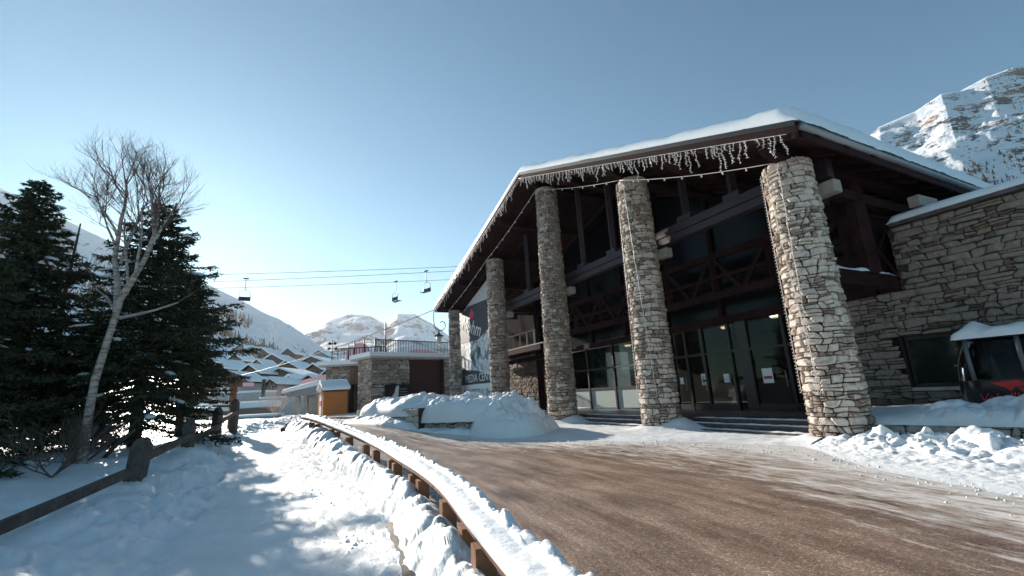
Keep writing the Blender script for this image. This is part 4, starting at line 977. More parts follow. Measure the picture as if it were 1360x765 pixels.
mound('snow_mound', (a.x-dd.x*0.8-nn_.x*0.3, a.y-dd.y*0.8-nn_.y*0.3), (b.x+dd.x*0.5-nn_.x*0.3, b.y+dd.y*0.5-nn_.y*0.3), 3.4, z+0.5, 0.5, 'rounded snow cap on the planter beside the orange kiosk', 0.2, 221)
mound('snow_mound', (a.x-dd.x*1.2-nn_.x*0.8, a.y-dd.y*1.2-nn_.y*0.8), (b.x-nn_.x*0.8, b.y-nn_.y*0.8), 1.3, z-0.02, 0.3, 'snow drift at the foot of the planter beside the orange kiosk', 0.15, 223, 2.6, 0.0, 1.0)

# ------------------------------------------------------------------ orange kiosk
k0 = gnd(427,552); KY = 31.0
kc = atY(440,549,KY); kz = kc.z; kio = thing('orange_kiosk', (kc.x, kc.y, kz), 'small bright orange wooden kiosk with a snowy gable roof', 'kiosk')
pL, pM, pR = atY(424,549,KY+1.2), atY(428.5,549,KY), atY(461,549,KY+0.4); kh = atY(440,518,KY).z-kz
vx = Vector((pR.x-pM.x, pR.y-pM.y, 0)); vy = Vector((pL.x-pM.x, pL.y-pM.y, 0)).normalized()*2.0
o_ = Vector((pM.x, pM.y, kz-0.1))
mb = MB(); mb.hexa([o_, o_+vx, o_+vx+vy, o_+vy, o_+Vector((0,0,kh)), o_+vx+Vector((0,0,kh)), o_+vx+vy+Vector((0,0,kh)), o_+vy+Vector((0,0,kh))]); mb.build('body', M['orange_paint'], kio)
mb = MB(); e_ = vx.normalized()*0.12; T0 = o_-e_+Vector((0,0,kh)); f_ = vy.normalized()*0.2
pk = vy/2+Vector((0,0,0.5))
mb.prism([T0-f_, T0+vy+f_, T0+pk], vx+e_*2); mb.build('roof', M['brown_wood'], kio)
mb = MB(); up_ = Vector((0,0,0.06)); U2 = Vector((0,0,0.36))
mb.prism([T0-f_*1.4+up_-e_*0.3, T0+pk+up_*1.1-e_*0.3, T0+vy+f_*1.4+up_-e_*0.3, T0+vy+f_+U2-e_*0.3, T0+pk+U2-e_*0.3, T0-f_+U2-e_*0.3], vx+e_*2.6); mb.build('kiosk_snow', M['roof_snow'], kio, bevel=0.1)
mb = MB(); w0 = o_+vy*0.25-vx.normalized()*0.01
mb.prism([w0+Vector((0,0,0.1)), w0+vy*0.4+Vector((0,0,0.1)), w0+vy*0.4+Vector((0,0,1.0)), w0+vy*0.2+Vector((0,0,1.7)), w0+Vector((0,0,1.0))], -vx.normalized()*0.02); mb.build('poster', M['paper'], kio)
mb = MB(); mb.prism([w0+Vector((0,0,0.6)), w0+vy*0.4+Vector((0,0,0.6)), w0+vy*0.4+Vector((0,0,0.95)), w0+Vector((0,0,0.95))], -vx.normalized()*0.03); mb.build('poster_band', M['ban_pink'], kio)
for k in range(9):
    q = o_+vx*(k/9.0)-vy.normalized()*0.012; mb = MB(); mb.hexa([q, q+vx/9.3, q+vx/9.3+vy.normalized()*0.01, q+vy.normalized()*0.01, q+Vector((0,0,kh-0.02)), q+vx/9.3+Vector((0,0,kh-0.02)), q+vx/9.3+vy.normalized()*0.01+Vector((0,0,kh-0.02)), q+vy.normalized()*0.01+Vector((0,0,kh-0.02))]); mb.build('plank', M['orange_paint'], kio)

# ------------------------------------------------------------------ flat-roofed stone garage building
gA, gB, gC = atY(493,548,36.0), atY(592,545,41.0), atY(479,548,40.0)
gar = thing('stone_garage', (gA.x+2, gA.y+4, 0.4), 'flat-roofed stone building with a large dark garage door and roof railing', 'building')
fx = Vector((gB.x-gA.x, gB.y-gA.y, 0)); FLn = fx.length; fx.normalize(); fy = Vector((-fx.y, fx.x, 0)); gz0 = 0.2; gz1 = atY(500,476,36.2).z
def G(u, v, z): return Vector((gA.x, gA.y, 0))+fx*u+fy*v+Vector((0,0,z))
def gbox(nm, u0, u1, v0, v1, z0, z1, m_, par=gar):
    mb = MB(); mb.hexa([G(u0,v0,z0),G(u1,v0,z0),G(u1,v1,z0),G(u0,v1,z0),G(u0,v0,z1),G(u1,v0,z1),G(u1,v1,z1),G(u0,v1,z1)]); return mb.build(nm, M[m_], par)
PW = FLn*0.48
def stone_face(par, ln, hgt, fm, h, seed):
    mas = MB(); r3 = random.Random(seed)
    for p, poly, ar in rubble(ln, hgt, h, seed, False, 0.015, 1.0, 2.2): stone_into(mas, poly, fm, r3.uniform(0.03,0.07), r3, False)
    mas.build('masonry', M['stone'], par, kind='stuff')
w1 = gbox('wall', 0, PW, 0, 2.4, gz0, gz1, 'mortar')
stone_face(w1, PW, gz1-gz0, lambda u, v, q: G(u, -q, gz0+v), 0.27, 301)
stone_face(w1, 2.4, gz1-gz0, lambda u, v, q: G(-q, u, gz0+v), 0.27, 302)
gd = gbox('garage_door', PW, FLn*0.985, 0.35, 0.6, gz0+0.8, gz1-0.05, 'garage')
for k in range(14):
    zz = gz0+0.85+k*(gz1-gz0-0.95)/14; gbox('board', PW+0.03, FLn*0.98, 0.32, 0.349, zz, zz+(gz1-gz0-0.95)/14-0.025, 'garage', gd)
w2 = gbox('wall', PW, FLn, 0.1, 0.9, gz0, gz0+0.75, 'mortar'); stone_face(w2, FLn-PW, 0.75, lambda u, v, q: G(PW+u, 0.1-q, gz0+v), 0.25, 303)
gbox('ledge_snow', PW-0.05, FLn, -0.1, 0.9, gz0+0.76, gz0+0.93, 'roof_snow')
w3 = gbox('wall', FLn*0.985, FLn+0.9, 0, 6, gz0, gz1, 'mortar'); stone_face(w3, 0.95, gz1-gz0, lambda u, v, q: G(FLn*0.985+u, -q, gz0+v), 0.27, 304)
gbox('roof_slab', -0.35, FLn+1.0, -0.4, 3.2, gz1+0.004, gz1+0.16, 'concrete'); gbox('slab_snow', -0.45, FLn+1.0, -0.5, 3.2, gz1+0.164, gz1+0.5, 'roof_snow')
mb = MB(); mb.box(G(PW*0.66, -0.12, gz0+2.0), (2.3,0.14,1.15), math.atan2(fx.y,fx.x)); sgn = mb.build('sign_board', M['black'], gar)
mb = MB(); mb.prism([G(PW*0.48,-0.2,gz0+1.55),G(PW*0.66,-0.2,gz0+1.5),G(PW*0.68,-0.2,gz0+2.5),G(PW*0.6,-0.2,gz0+2.4),G(PW*0.56,-0.2,gz0+1.9)], fy*0.005); mb.build('sign_print', M['paper'], sgn)
for k in range(3):
    mb = MB(); mb.box(G(PW*0.80, -0.196, gz0+1.75+k*0.22), (0.7,0.004,0.07), math.atan2(fx.y,fx.x)); mb.build('sign_print', M['ban_mid'], sgn)
# roof railing
rl_ = 46
for k in range(rl_):
    u = 0.5+k*(FLn+0.2)/rl_; mb = MB(); mb.bar(G(u,0.3,gz1+0.5), G(u,0.3,gz1+1.55), 0.05, 0.05); mb.build('baluster', M['black'], gar)
mb = MB(); mb.bar(G(0.4,0.3,gz1+1.58), G(FLn+0.8,0.3,gz1+1.58), 0.09, 0.08); mb.build('hand_rail', M['black'], gar)
# lower wing on the left with brown doors
hA, hB = atY(431,545,41.0), atY(479,545,41.0); hz1 = atY(455,487,41.0).z
wing = thing('stone_wing', (hA.x+2, hA.y+2, 0.4), 'low stone building with brown upper doors, beside the flat-roofed garage', 'building')
wm = hB.x-hA.x
def Wb(nm, x0, x1, y0, y1, z0, z1, m_):
    mb = MB(); mb.hexa([(x0,y0,z0),(x1,y0,z0),(x1,y1,z0),(x0,y1,z0),(x0,y0,z1),(x1,y0,z1),(x1,y1,z1),(x0,y1,z1)]); return mb.build(nm, M[m_], wing)
zmid = atY(455,512,41.0).z
w4 = Wb('wall', hA.x, hA.x+wm*0.72, 41, 47, zmid, hz1, 'mortar'); stone_face(w4, wm*0.72, hz1-zmid, lambda u, v, q: (hA.x+u, 41-q, zmid+v), 0.27, 311)
Wb('wall', hA.x+1.2, hA.x+wm*0.9, 42.5, 47, 0.2, zmid-0.004, 'brown_wood')
for k in range(5):
    x0 = hA.x+wm*0.72+0.02+k*(wm*0.26/5); Wb('door_board', x0, x0+wm*0.26/5-0.03, 40.6, 41.0, zmid+0.1, hz1-0.1, 'brown_wood')
for k in range(4): Wb('post', hA.x+wm*(0.25+0.2*k), hA.x+wm*(0.25+0.2*k)+0.3, 41.2, 41.5, 0.2, zmid-0.002, 'dark_wood')
Wb('roof_slab', hA.x-0.4, hB.x+0.2, 40.2, 47.5, hz1+0.004, hz1+0.15, 'concrete'); Wb('roof_slab_snow', hA.x-0.5, hB.x+0.2, 40.1, 47.5, hz1+0.154, hz1+0.5, 'roof_snow')
for k in range(16): Wb('baluster', hA.x+1.0+k*0.28, hA.x+1.05+k*0.28, 41.0, 41.05, hz1+0.7, hz1+1.6, 'black')
Wb('hand_rail', hA.x+0.9, hA.x+5.4, 40.98, 41.07, hz1+1.6, hz1+1.68, 'black')
# poles and red safety nets on the terrace behind
for i, (x, yt) in enumerate(((463,455),(471,452),(484,450),(498,450),(512,428))):
    q = atY(x, 476, 46.0); t_ = atY(x, yt, 46.0); mb = MB(); mb.tube([(q.x,q.y,q.z-1.2),(t_.x,t_.y,t_.z)], 0.07, 6)
    mb.build('net_pole', M['black'], None, None, ['thin dark pole left of the red net','dark pole at the edge of the red net','dark pole standing through the red net','dark pole right of the red net','tall thin pole standing behind the roof railing'][i], 'pole', 'poles on the terrace')
def sheet(name, pxs, Y, mname, label, cat):
    mb = MB(); mb.prism([atY(x, y, Y) for x, y in pxs], (0,0.12,0)); return mb.build(name, M[mname], None, None, label, cat, None)
sheet('safety_net', [(458,480),(462,464),(472,456),(484,455),(494,468),(498,480)], 46.5, 'red_net', 'red safety net stretched between poles on the terrace', 'net')
sheet('safety_net', [(536,471),(549,464),(570,465),(585,470),(592,476),(540,476)], 52, 'red_net', 'pale red padded net half under snow behind the roof railing', 'net')

# crumbs of snow kicked onto the path edge and the road side
rg_ = np.random.default_rng(8); mb = MB(); pa = spline(path_r, 600); ra = spline(road_r, 700)
def crumb(x, y, z, r):
    V = []; 
    for (a, b, c) in ((1,0,0),(0,1,0),(-1,0,0),(0,-1,0),(0.3,0.2,1),(-0.2,0.1,-1)):
        k = r*rg_.uniform(0.7,1.25); V.append((x+a*k, y+b*k, z+c*k*0.8))
    mb.add(V, [(0,1,4),(1,2,4),(2,3,4),(3,0,4),(1,0,5),(2,1,5),(3,2,5),(0,3,5)], True)
for i in range(2600):
    p = pa[min(int(rg_.random()**1.4*520)+30, 599)]; off = abs(rg_.normal(0, 0.55)); x = p[0]-off-0.05; y = p[1]+rg_.uniform(-0.2,0.2)
    crumb(x, y, float(T(x, y))-0.15, rg_.uniform(0.006,0.02)*(1 if rg_.random() < 0.95 else 1.8))
for i in range(900):
    p = ra[int(rg_.random()*420)+60]; off = abs(rg_.normal(0, 0.5)); x = p[0]-0.7-off; y = p[1]-off*0.4-0.3
    crumb(x, y, float(T(x, y))+0.01, rg_.uniform(0.008,0.03)*(1 if rg_.random() < 0.95 else 1.8))
for i in range(700):
    q = rail_at(rg_.uniform(3, SL-1)); off = 0.2+abs(rg_.normal(0, 0.22)); x = q[0]+q[3]*off; y = q[1]-q[2]*off
    crumb(x, y, float(T(x, y))+0.008, rg_.uniform(0.006,0.025))
mb.build('snow_crumbs', M['snow'], kind='stuff', label='crumbs of snow scattered along the path and road edges', cat='snow')
# ------------------------------------------------------------------ village on the slope behind
m = M['hill_snow'] = snow_mat('hill_snow', (0.8,0.82,0.85), (0.5,0.48,0.46), 0.5, 0.4, 0.3)
def hz(X, Y): return 0.3+sstep(55, 420, Y)*34+0.6*fbm(X/14, Y/14, 4, 12)*sstep(50, 120, Y)
Xh, Yh = np.meshgrid(np.linspace(-330, 70, 120), np.linspace(52, 430, 110), indexing='ij')
MB().grid(Xh, Yh, hz(Xh, Yh)).build('hillside', m, kind='structure')
M['chalet_wall'] = wood_mat('chalet_wall', (0.10,0.075,0.06), (0.17,0.13,0.105), 0.8, (3,3,3))
M['chalet_pale'] = mat('chalet_pale', (0.34,0.31,0.29), 0.85)
def chalet(x0, x1, ypk, yev, yb, Y, label, wall='chalet_wall', deep=9, nwin=3, rows=2, snow_t=0.45, gable=True):
    a = atY(x0, yb, Y); b = atY(x1, yb, Y); cx = (a.x+b.x)/2; w_ = (b.x-a.x); ze = atY((x0+x1)/2, yev, Y).z; zp = atY((x0+x1)/2, ypk, Y).z
    zb = min(a.z, b.z)-1.5
    th_ = thing('chalet', (cx, Y+deep/2, zb), label, 'chalet', 'chalets of the village')
    mb = MB(); hw = w_/2*0.88
    mb.prism([(cx-hw,Y,zb),(cx+hw,Y,zb),(cx+hw,Y,ze),(cx,Y,zp-0.25),(cx-hw,Y,ze)], (0,deep,0)); mb.build('wall', M[wall], th_)
    hw2 = w_/2; sl = (zp-ze)/hw
    for s_ in (-1, 1):
        mb = MB(); mb.prism([(cx,Y-0.9,zp),(cx+s_*hw2,Y-0.9,zp-sl*hw2),(cx+s_*hw2,Y-0.9,zp-sl*hw2-0.22),(cx,Y-0.9,zp-0.22)], (0,deep+1.8,0)); r_o = mb.build('roof', M['dark_wood'], th_)
        mb = MB(); mb.prism([(cx+s_*0.004,Y-1.0,zp+0.02),(cx+s_*(hw2+0.1),Y-1.0,zp-sl*hw2+0.02),(cx+s_*(hw2+0.1),Y-1.0,zp-sl*hw2+snow_t),(cx+s_*0.004,Y-1.0,zp+snow_t)], (0,deep+2,0)); mb.build('roof_cover', M['roof_snow'], r_o)
    zg = max(a.z, b.z)
    for j in range(rows):
        for i in range(nwin):
            x = cx-hw*0.75+hw*1.5*(i+0.5)/nwin; z = zg+(ze-zg)*(j+0.55)/rows
            mb = MB(); s_ = min(0.5, hw/nwin*0.45); mb.box((x,Y-0.02,z),(s_*1.4,0.08,s_*1.7)); wn_ = mb.build('window', M['dark_glass'], th_)
    if rows > 1:
        z = zg+(ze-zg)*0.52; mb = MB(); mb.box((cx,Y-0.6,z),(hw*1.9,1.1,0.14)); bl = mb.build('balcony', M['chalet_wall'], th_)
        for i in range(9):
            mb = MB(); mb.box((cx-hw*0.92+hw*1.84*i/8,Y-1.1,z+0.5),(0.1,0.06,0.9)); mb.build('baluster', M['chalet_wall'], bl)
        mb = MB(); mb.box((cx,Y-1.1,z+0.98),(hw*1.9,0.1,0.1)); mb.build('hand_rail', M['chalet_wall'], bl)
    return th_
chalet(287,321,495,506,519,72,'small hut with pale red banners and a white-framed window','chalet_pale',6,1,1,0.35)
q = atY(299,512,71.5)
wp = thing('framed_poster', (q.x,q.y,q.z-1.4), 'white framed panel on the front of the small hut', 'panel')
mb = MB(); mb.box((q.x,q.y,q.z),(1.2,0.1,2.1)); mb.build('frame', M['white'], wp)
for j in (-0.5,0.5):
    mb = MB(); mb.box((q.x,q.y-0.06,q.z+j),(0.85,0.03,0.85)); mb.build('print', M['ban_mid'], wp)
for i, (x0, x1, y0, y1) in enumerate(((287,294,503,515),(305,312,508,516),(316,337,508,513))):
    sheet('safety_banner', [(x0,y1),(x1,y1),(x1,y0),(x0,y0)], 71.4, 'red_net', ['pale red banner left of the white framed panel','pale red banner right of the white framed panel','long pale red banner beside the small hut'][i], 'banner')
chalet(314,347,485,496,516,105,'grey chalet with a broad white roof behind the small hut','chalet_wall',11,3,2)
chalet(342,400,490,500,517,112,'long grey chalet with balconies and a white roof in mid village','chalet_wall',12,5,2)
chalet(362,398,480,490,503,150,'dark gabled chalet standing behind the long grey chalet','chalet_wall',13,4,2,0.6)
chalet(384,442,474,485,500,175,'large dark building with a long snow roof below the forest','chalet_wall',16,6,2,0.7)
chalet(346,376,471,479,492,190,'small chalet with stepped snow roofs high in the village','chalet_wall',12,3,1,0.7)
chalet(398,424,499,506,518,90,'low chalet with a pinkish front beside the shelter roof','chalet_pale',8,3,1,0.4)
chalet(424,445,492,500,514,120,'pale chalet behind the low stone building','chalet_pale',10,3,1,0.5)
chalet(262,300,478,490,512,125,'chalet with a white roof half hidden by the spruce','chalet_wall',12,3,2,0.6)
for i_, (x0, x1, yp, ye, yb, Y) in enumerate(((330,352,478,486,497,165),(404,428,484,491,503,140),(300,322,470,479,494,170),(376,394,500,506,517,88),(352,370,504,510,519,80),(322,344,503,510,519,84),(410,436,466,473,484,230),(372,392,463,470,480,235),(336,356,462,469,478,240),(306,330,458,466,476,230))):
    chalet(x0, x1, yp, ye, yb, Y, ['chalet tucked under the forest edge behind the broad white roof','brown chalet between the long grey chalet and the stone wing','chalet high on the slope beside the dark spruce','small chalet below the dark gabled chalet','little hut on the deck beside the dark post','low hut beside the long red banner','highest chalet, right below the forest','upper chalet with a plain white roof above the stepped roofs','upper small chalet on the open snow slope','upper chalet at the edge of the spruce and forest'][i_], 'chalet_wall' if i_ % 3 else 'chalet_pale', 9, 3, 1+(i_ % 2), 0.55)
sheet('safety_net', [(399,516),(436,506),(437,496),(400,505)], 60, 'red_net', 'long pale red net in front of the low chalet', 'net')
# concrete deck and walls crossing in front of the village
def slabbox(nm, px, Y, deep, label, cat, m_='concrete', snow=0.3):
    x0, x1, y0, y1 = px; a = atY(x0, y1, Y); b = atY(x1, y0, Y); zb = min(a.z, atY(x1,y1,Y).z)
    th_ = thing(nm, ((a.x+b.x)/2, Y+deep/2, zb-1), label, cat)
    mb = MB(); mb.box(((a.x+b.x)/2, Y+deep/2, (zb-1+b.z)/2), (b.x-a.x, deep, b.z-zb+1)); mb.build('body', M[m_], th_, bevel=0.03)
    if snow:
        mb = MB(); mb.box(((a.x+b.x)/2, Y+deep/2, b.z+snow/2+0.004), (b.x-a.x+0.3, deep+0.3, snow)); mb.build('snow_cover', M['roof_snow'], th_, bevel=snow*0.45)
    return th_
slabbox('retaining_wall', (250,346,521,534), 62, 4, 'grey concrete retaining wall with snow on top below the village', 'wall')
slabbox('retaining_wall', (345,402,527,541), 58, 4, 'brownish concrete wall with a dark opening behind the frosted bush', 'wall', 'plaster', 0.25)
slabbox('low_wall', (240,362,541,551), 44, 1.5, 'low stone wall buried under a thick rounded snow cover beyond the fence', 'wall', 'stone', 0.7)
slabbox('low_wall', (280,368,552,560), 38, 0.8, 'low snowy kerb wall at the far end of the path', 'wall', 'concrete', 0.2)
q = atY(350,518,61); mb = MB(); mb.bar((q.x,q.y,q.z-1.5),(q.x,q.y,atY(350,504,61).z),0.35,0.35); mb.build('dark_bollard', M['black'], None, None, 'tall dark post standing on the concrete deck', 'post')
# shelter with snow roof left of the kiosk
sa, sb = atY(384,545,42), atY(428,545,42); sh = thing('bus_shelter', ((sa.x+sb.x)/2, 44, sa.z), 'grey shelter with a heavy sloping snow roof beside the kiosk', 'shelter')
zl_, zr_ = atY(384,523,42).z, atY(428,512,42).z
mb = MB(); mb.prism([(sa.x,41,zl_),(sb.x,41,zr_),(sb.x,41,zr_-0.75),(sa.x+0.3,41,zl_-0.35)], (0,5,0)); mb.build('roof', M['grey_metal'], sh)
mb = MB(); mb.prism([(sa.x-0.3,40.8,zl_+0.01),(sb.x+0.1,40.8,zr_+0.01),(sb.x+0.1,40.8,zr_+0.5),(sa.x-0.2,40.8,zl_+0.35)], (0,5.4,0)); mb.build('roof_cover', M['roof_snow'], sh, bevel=0.12)
for x in (0.25, 0.5, 0.85):
    mb = MB(); mb.bar((sa.x+(sb.x-sa.x)*x,42,0.2),(sa.x+(sb.x-sa.x)*x,42,zl_-0.1),0.35,0.35); mb.build('post', M['concrete'], sh)
mb = MB(); mb.box(((sa.x+sb.x)/2,45.5,1.2),(sb.x-sa.x,0.2,2.6)); mb.build('rear_wall', M['plaster'], sh)
# street lamp with round heads beyond the nets
q = atY(441,515,60); t_ = atY(441,452,60); lp = thing('street_lamp', (q.x,q.y,0.4), 'thin dark street lamp with clustered heads behind the stone building', 'street lamp')
mb = MB(); mb.tube([(q.x,q.y,0.4),(t_.x,t_.y,t_.z)],0.07,6); mb.build('pole', M['black'], lp)
for x, y in ((438,456),(445,456),(437,463),(446,463)):
    h_ = atY(x,y,60); mb = MB(); mb.tube([(t_.x,60,h_.z-0.1),(h_.x,60,h_.z)],0.04,5); mb.tube([(h_.x,60,h_.z-0.2),(h_.x,60,h_.z),(h_.x,60,h_.z+0.2)],[0.1,0.25,0.06],8); mb.build('lamp_head', M['black'], lp)

# ------------------------------------------------------------------ chair lift
CY = 60.0
def px_line(a, b, Y0, Y1): return atY(*a, Y0), atY(*b, Y1)
for i, (a, b) in enumerate((((120,368),(700,350)), ((120,379.5),(700,354.5)), ((120,387),(700,366.5)))):
    A_, B_ = px_line(a, b, CY+1.5*i, CY+1.5*i); cable('lift_cable', A_, B_, 0.25, 0.032, 'steel', ['uppermost thin steel cable of the chairlift','middle chairlift cable carrying two chairs','lowest chairlift cable carrying a single chair'][i], 'cable', 30)
def chair_lift_chair(x, yt, yb, Y, rz, label):
    a = atY(x, yt, Y); b = atY(x, yb, Y); H = a.z-b.z; th_ = thing('lift_chair', (a.x, a.y, b.z), label, 'lift chair', 'chairs of the chairlift')
    co, si = math.cos(rz), math.sin(rz)
    def P(u, v, z): return (a.x+u*co-v*si, a.y+u*si+v*co, b.z+z)
    mb = MB(); mb.bar(P(-0.35,0,H), P(0.35,0,H), 0.14, 0.16); mb.build('grip', M['black'], th_)
    mb = MB(); mb.tube([P(0,0,H), P(0,0,H*0.55), P(0.1,0,H*0.5)], 0.045, 6); mb.build('hanger', M['steel'], th_)
    mb = MB()
    for s_ in (-0.7, 0.7): mb.tube([P(0,0,H*0.52), P(s_,0.1,H*0.42), P(s_,0.2,0.25), P(s_,-0.5,0.15), P(s_*0.98,-0.55,0.5)], 0.035, 6)
    mb.build('frame', M['steel'], th_)
    mb = MB(); mb.bar(P(-0.72,-0.15,0.22), P(0.72,-0.15,0.22), 0.5, 0.10); mb.build('seat', M['black'], th_)
    mb = MB(); mb.bar(P(-0.72,0.18,0.55), P(0.72,0.18,0.55), 0.08, 0.5); mb.build('backrest', M['black'], th_)
chair_lift_chair(327,370,401,CY+1.5,0.5,'lift chair hanging beside the dark spruce')
chair_lift_chair(526,374,402,CY+3.0,2.4,'lift chair hanging lowest, on the single-chair cable')
chair_lift_chair(566,360,390,CY+1.5,-0.7,'lift chair hanging right beside the hall roof corner')
cable('power_cable', Fp(TF+0.05, OR-0.12, zr(TF)-0.2), atY(230,512,66), 1.2, 0.03, 'steel', 'thin dark cable sagging from the hall roof corner to the village', 'cable', 40, None, 0)

# ------------------------------------------------------------------ trees
def tri_mesh(name, A, B, C, mat_):
    n = len(A); V = np.stack([A, B, C], 1).reshape(-1, 3); me = bpy.data.meshes.new(name)
    me.vertices.add(3*n); me.vertices.foreach_set('co', V.astype(np.float32).reshape(-1))
    me.loops.add(3*n); me.loops.foreach_set('vertex_index', np.arange(3*n, dtype=np.int32))
    me.polygons.add(n); me.polygons.foreach_set('loop_start', np.arange(0, 3*n, 3, dtype=np.int32)); me.polygons.foreach_set('loop_total', np.full(n, 3, dtype=np.int32))
    me.materials.append(mat_); me.update(calc_edges=True); return me
m = mat('needles', (0.03,0.045,0.025), 0.75, spec=0.2); M['needles'] = m
g_ = N(m, 'ShaderNodeNewGeometry'); L(m, ramp(m, g_.outputs['Random Per Island'], [(0.0,(0.022,0.032,0.02)),(0.5,(0.042,0.055,0.03)),(0.85,(0.07,0.075,0.04)),(1.0,(0.09,0.065,0.04))]), BS(m).inputs['Base Color'])
m = mat('spruce_bark', (0.06,0.045,0.035), 0.95); M['bark'] = m
bump(m, noise(m, coords(m,'Object'), 14, 5), 0.8, 0.03)
m = mat('birch_bark', (0.55,0.48,0.43), 0.8); M['birch'] = m
v_ = coords(m, 'Object', (1,1,4)); L(m, ramp(m, noise(m, v_, 4, 5, 0.65), [(0.36,(0.10,0.075,0.065)),(0.48,(0.28,0.23,0.205)),(0.62,(0.42,0.36,0.33))]), BS(m).inputs['Base Color']); bump(m, noise(m, coords(m,'Object'), 22, 5), 0.6, 0.02)
M['twig'] = mat('twig_bark', (0.13,0.085,0.07), 0.85)
def spruce(base, H, R, seed, label, dens=1.0, snow=0, low=0.05, name='spruce_tree'):
    rg = np.random.default_rng(seed); bx, by, bz = base
    th_ = thing(name, base, label, 'tree', 'spruces behind the fence')
    mb = MB(); pts = [(bx+0.03*math.sin(i), by+0.03*math.cos(i*1.3), bz-0.3+(H+0.2)*i/10) for i in range(11)]
    mb.tube(pts, [0.022*H*(1-i/10.3)+0.01 for i in range(11)], 8); mb.build('trunk', M['bark'], th_)
    wood = MB(); Aa, Bb, Cc = [], [], []; nb = int(30*H*dens); snowp = []
    for i in range(nb):
        f = low+(1-low)*((i+rg.random())/nb)**0.85; z = bz+H*f*0.985
        rl = R*(1-f)**0.72*rg.uniform(0.45,1.15)+0.10
        if rg.random() < 0.12: rl *= 1.3
        az = i*2.399963+rg.uniform(-0.4,0.4); ca, sa_ = math.cos(az), math.sin(az)
        lift = 0.35*(f-0.35); droop = (0.30-0.25*f)*rg.uniform(0.6,1.4)
        ks = np.linspace(0, 1, 9); rad = rl*ks; zz = z+rl*(lift*ks-droop*ks**1.5+0.13*ks**4)
        P = np.stack([bx+ca*rad, by+sa_*rad, zz], -1)
        if rl > 0.35: wood.tube([tuple(p) for p in P[::2]], [0.012+0.012*rl*(1-k) for k in ks[::2]], 4, False)
        if snow and rl > 0.6 and rg.random() < snow: snowp.append((P[rg.integers(4,8)], rl, az))
        ns = max(6, int(rl*24*dens)); q = rg.random(ns)**0.75
        base_p = np.stack([np.interp(q, ks, P[:,j]) for j in range(3)], -1)
        side = rg.choice([-1,1], ns); ang = side*rg.uniform(0.45,1.15,ns)
        sl = rl*(0.42*(1-q)+0.10)*rg.uniform(0.6,1.1,ns)+0.05
        sd = np.stack([np.cos(az+ang), np.sin(az+ang), rg.uniform(-0.42,0.05,ns)], -1)
        for t_ in range(7):                                     # needle tufts along every sprig
            k = (t_+rg.random(ns))/7.0; c = base_p+sd*(sl*k)[:,None]
            dr = sd+rg.normal(0,0.55,(ns,3)); dr /= np.linalg.norm(dr, axis=1)[:,None]
            ln = rg.uniform(0.06,0.13,ns)*(1.0+0.4*rl/R); wv_ = np.cross(dr, rg.normal(0,1,(ns,3))); wv_ /= np.linalg.norm(wv_, axis=1)[:,None]+1e-9
            wd = rg.uniform(0.016,0.034,ns)
            Aa.append(c-wv_*wd[:,None]); Bb.append(c+wv_*wd[:,None]); Cc.append(c+dr*ln[:,None])
    A_, B_, C_ = (np.concatenate(v)-np.array(base) for v in (Aa, Bb, Cc))
    o = bpy.data.objects.new('crown', tri_mesh('crown', A_, B_, C_, M['needles'])); COL.objects.link(o); o.parent = th_
    wood.build('branches', M['bark'], th_, kind='stuff')
    if snowp:
        mb = MB(); r5 = random.Random(seed)
        for p, rl, az in snowp:
            lx, ly, lz = r5.uniform(0.10,0.30)*min(1.4,rl), r5.uniform(0.06,0.14), r5.uniform(0.03,0.07)
            nu, nv = 9, 6; V = []; Fs = []
            for i in range(nu):
                for j in range(nv):
                    a = 2*math.pi*i/nu; b = -0.5+2.07*j/(nv-1); k = 1+r5.uniform(-0.16,0.16)
                    x, y, z_ = math.cos(a)*math.cos(b)*lx*k, math.sin(a)*math.cos(b)*ly*k, math.sin(b)*lz*k-(math.cos(a)*math.cos(b)*lx)*0.25
                    V.append((p[0]+x*math.cos(az)-y*math.sin(az), p[1]+x*math.sin(az)+y*math.cos(az), p[2]+0.05+z_))
            for i in range(nu):
                for j in range(nv-1): Fs.append((i*nv+j, ((i+1)%nu)*nv+j, ((i+1)%nu)*nv+j+1, i*nv+j+1))
            mb.add(V, Fs, True)
        mb.build('branch_snow', M['snow'], th_, kind='stuff')
    return th_
def spot(x, y, Y):
    p = atY(x, y, Y); return (p.x, p.y, snowz(p.x, p.y))
b = spot(176,592,14.4); spruce(b, atY(186,270,14.4).z-b[2], 3.4, 11, 'broad dense spruce standing behind the birch and the fence', 1.0, 0.3, 0.09)
b = spot(-20,605,12.6); spruce(b, atY(38,238,12.6).z-b[2], 2.7, 12, 'dark spruce with snow lumps on its lower branches, left of the birch', 1.2, 0.34)
b = spot(-110,600,9.8); spruce(b, 6.0, 2.3, 13, 'dark spruce standing beside the snow-lumped spruce, farther from the birch', 1.0, 0.25)
b = spot(236,575,18.0); spruce(b, atY(250,365,18.0).z-b[2], 1.9, 14, 'smaller spruce behind the broad spruce, nearest the sign post', 1.0, 0.1, 0.22)
b = spot(104,585,14.2); spruce(b, atY(104,418,14.2).z-b[2], 1.4, 15, 'young spruce filling the gap behind the birch trunk', 1.0, 0.1)

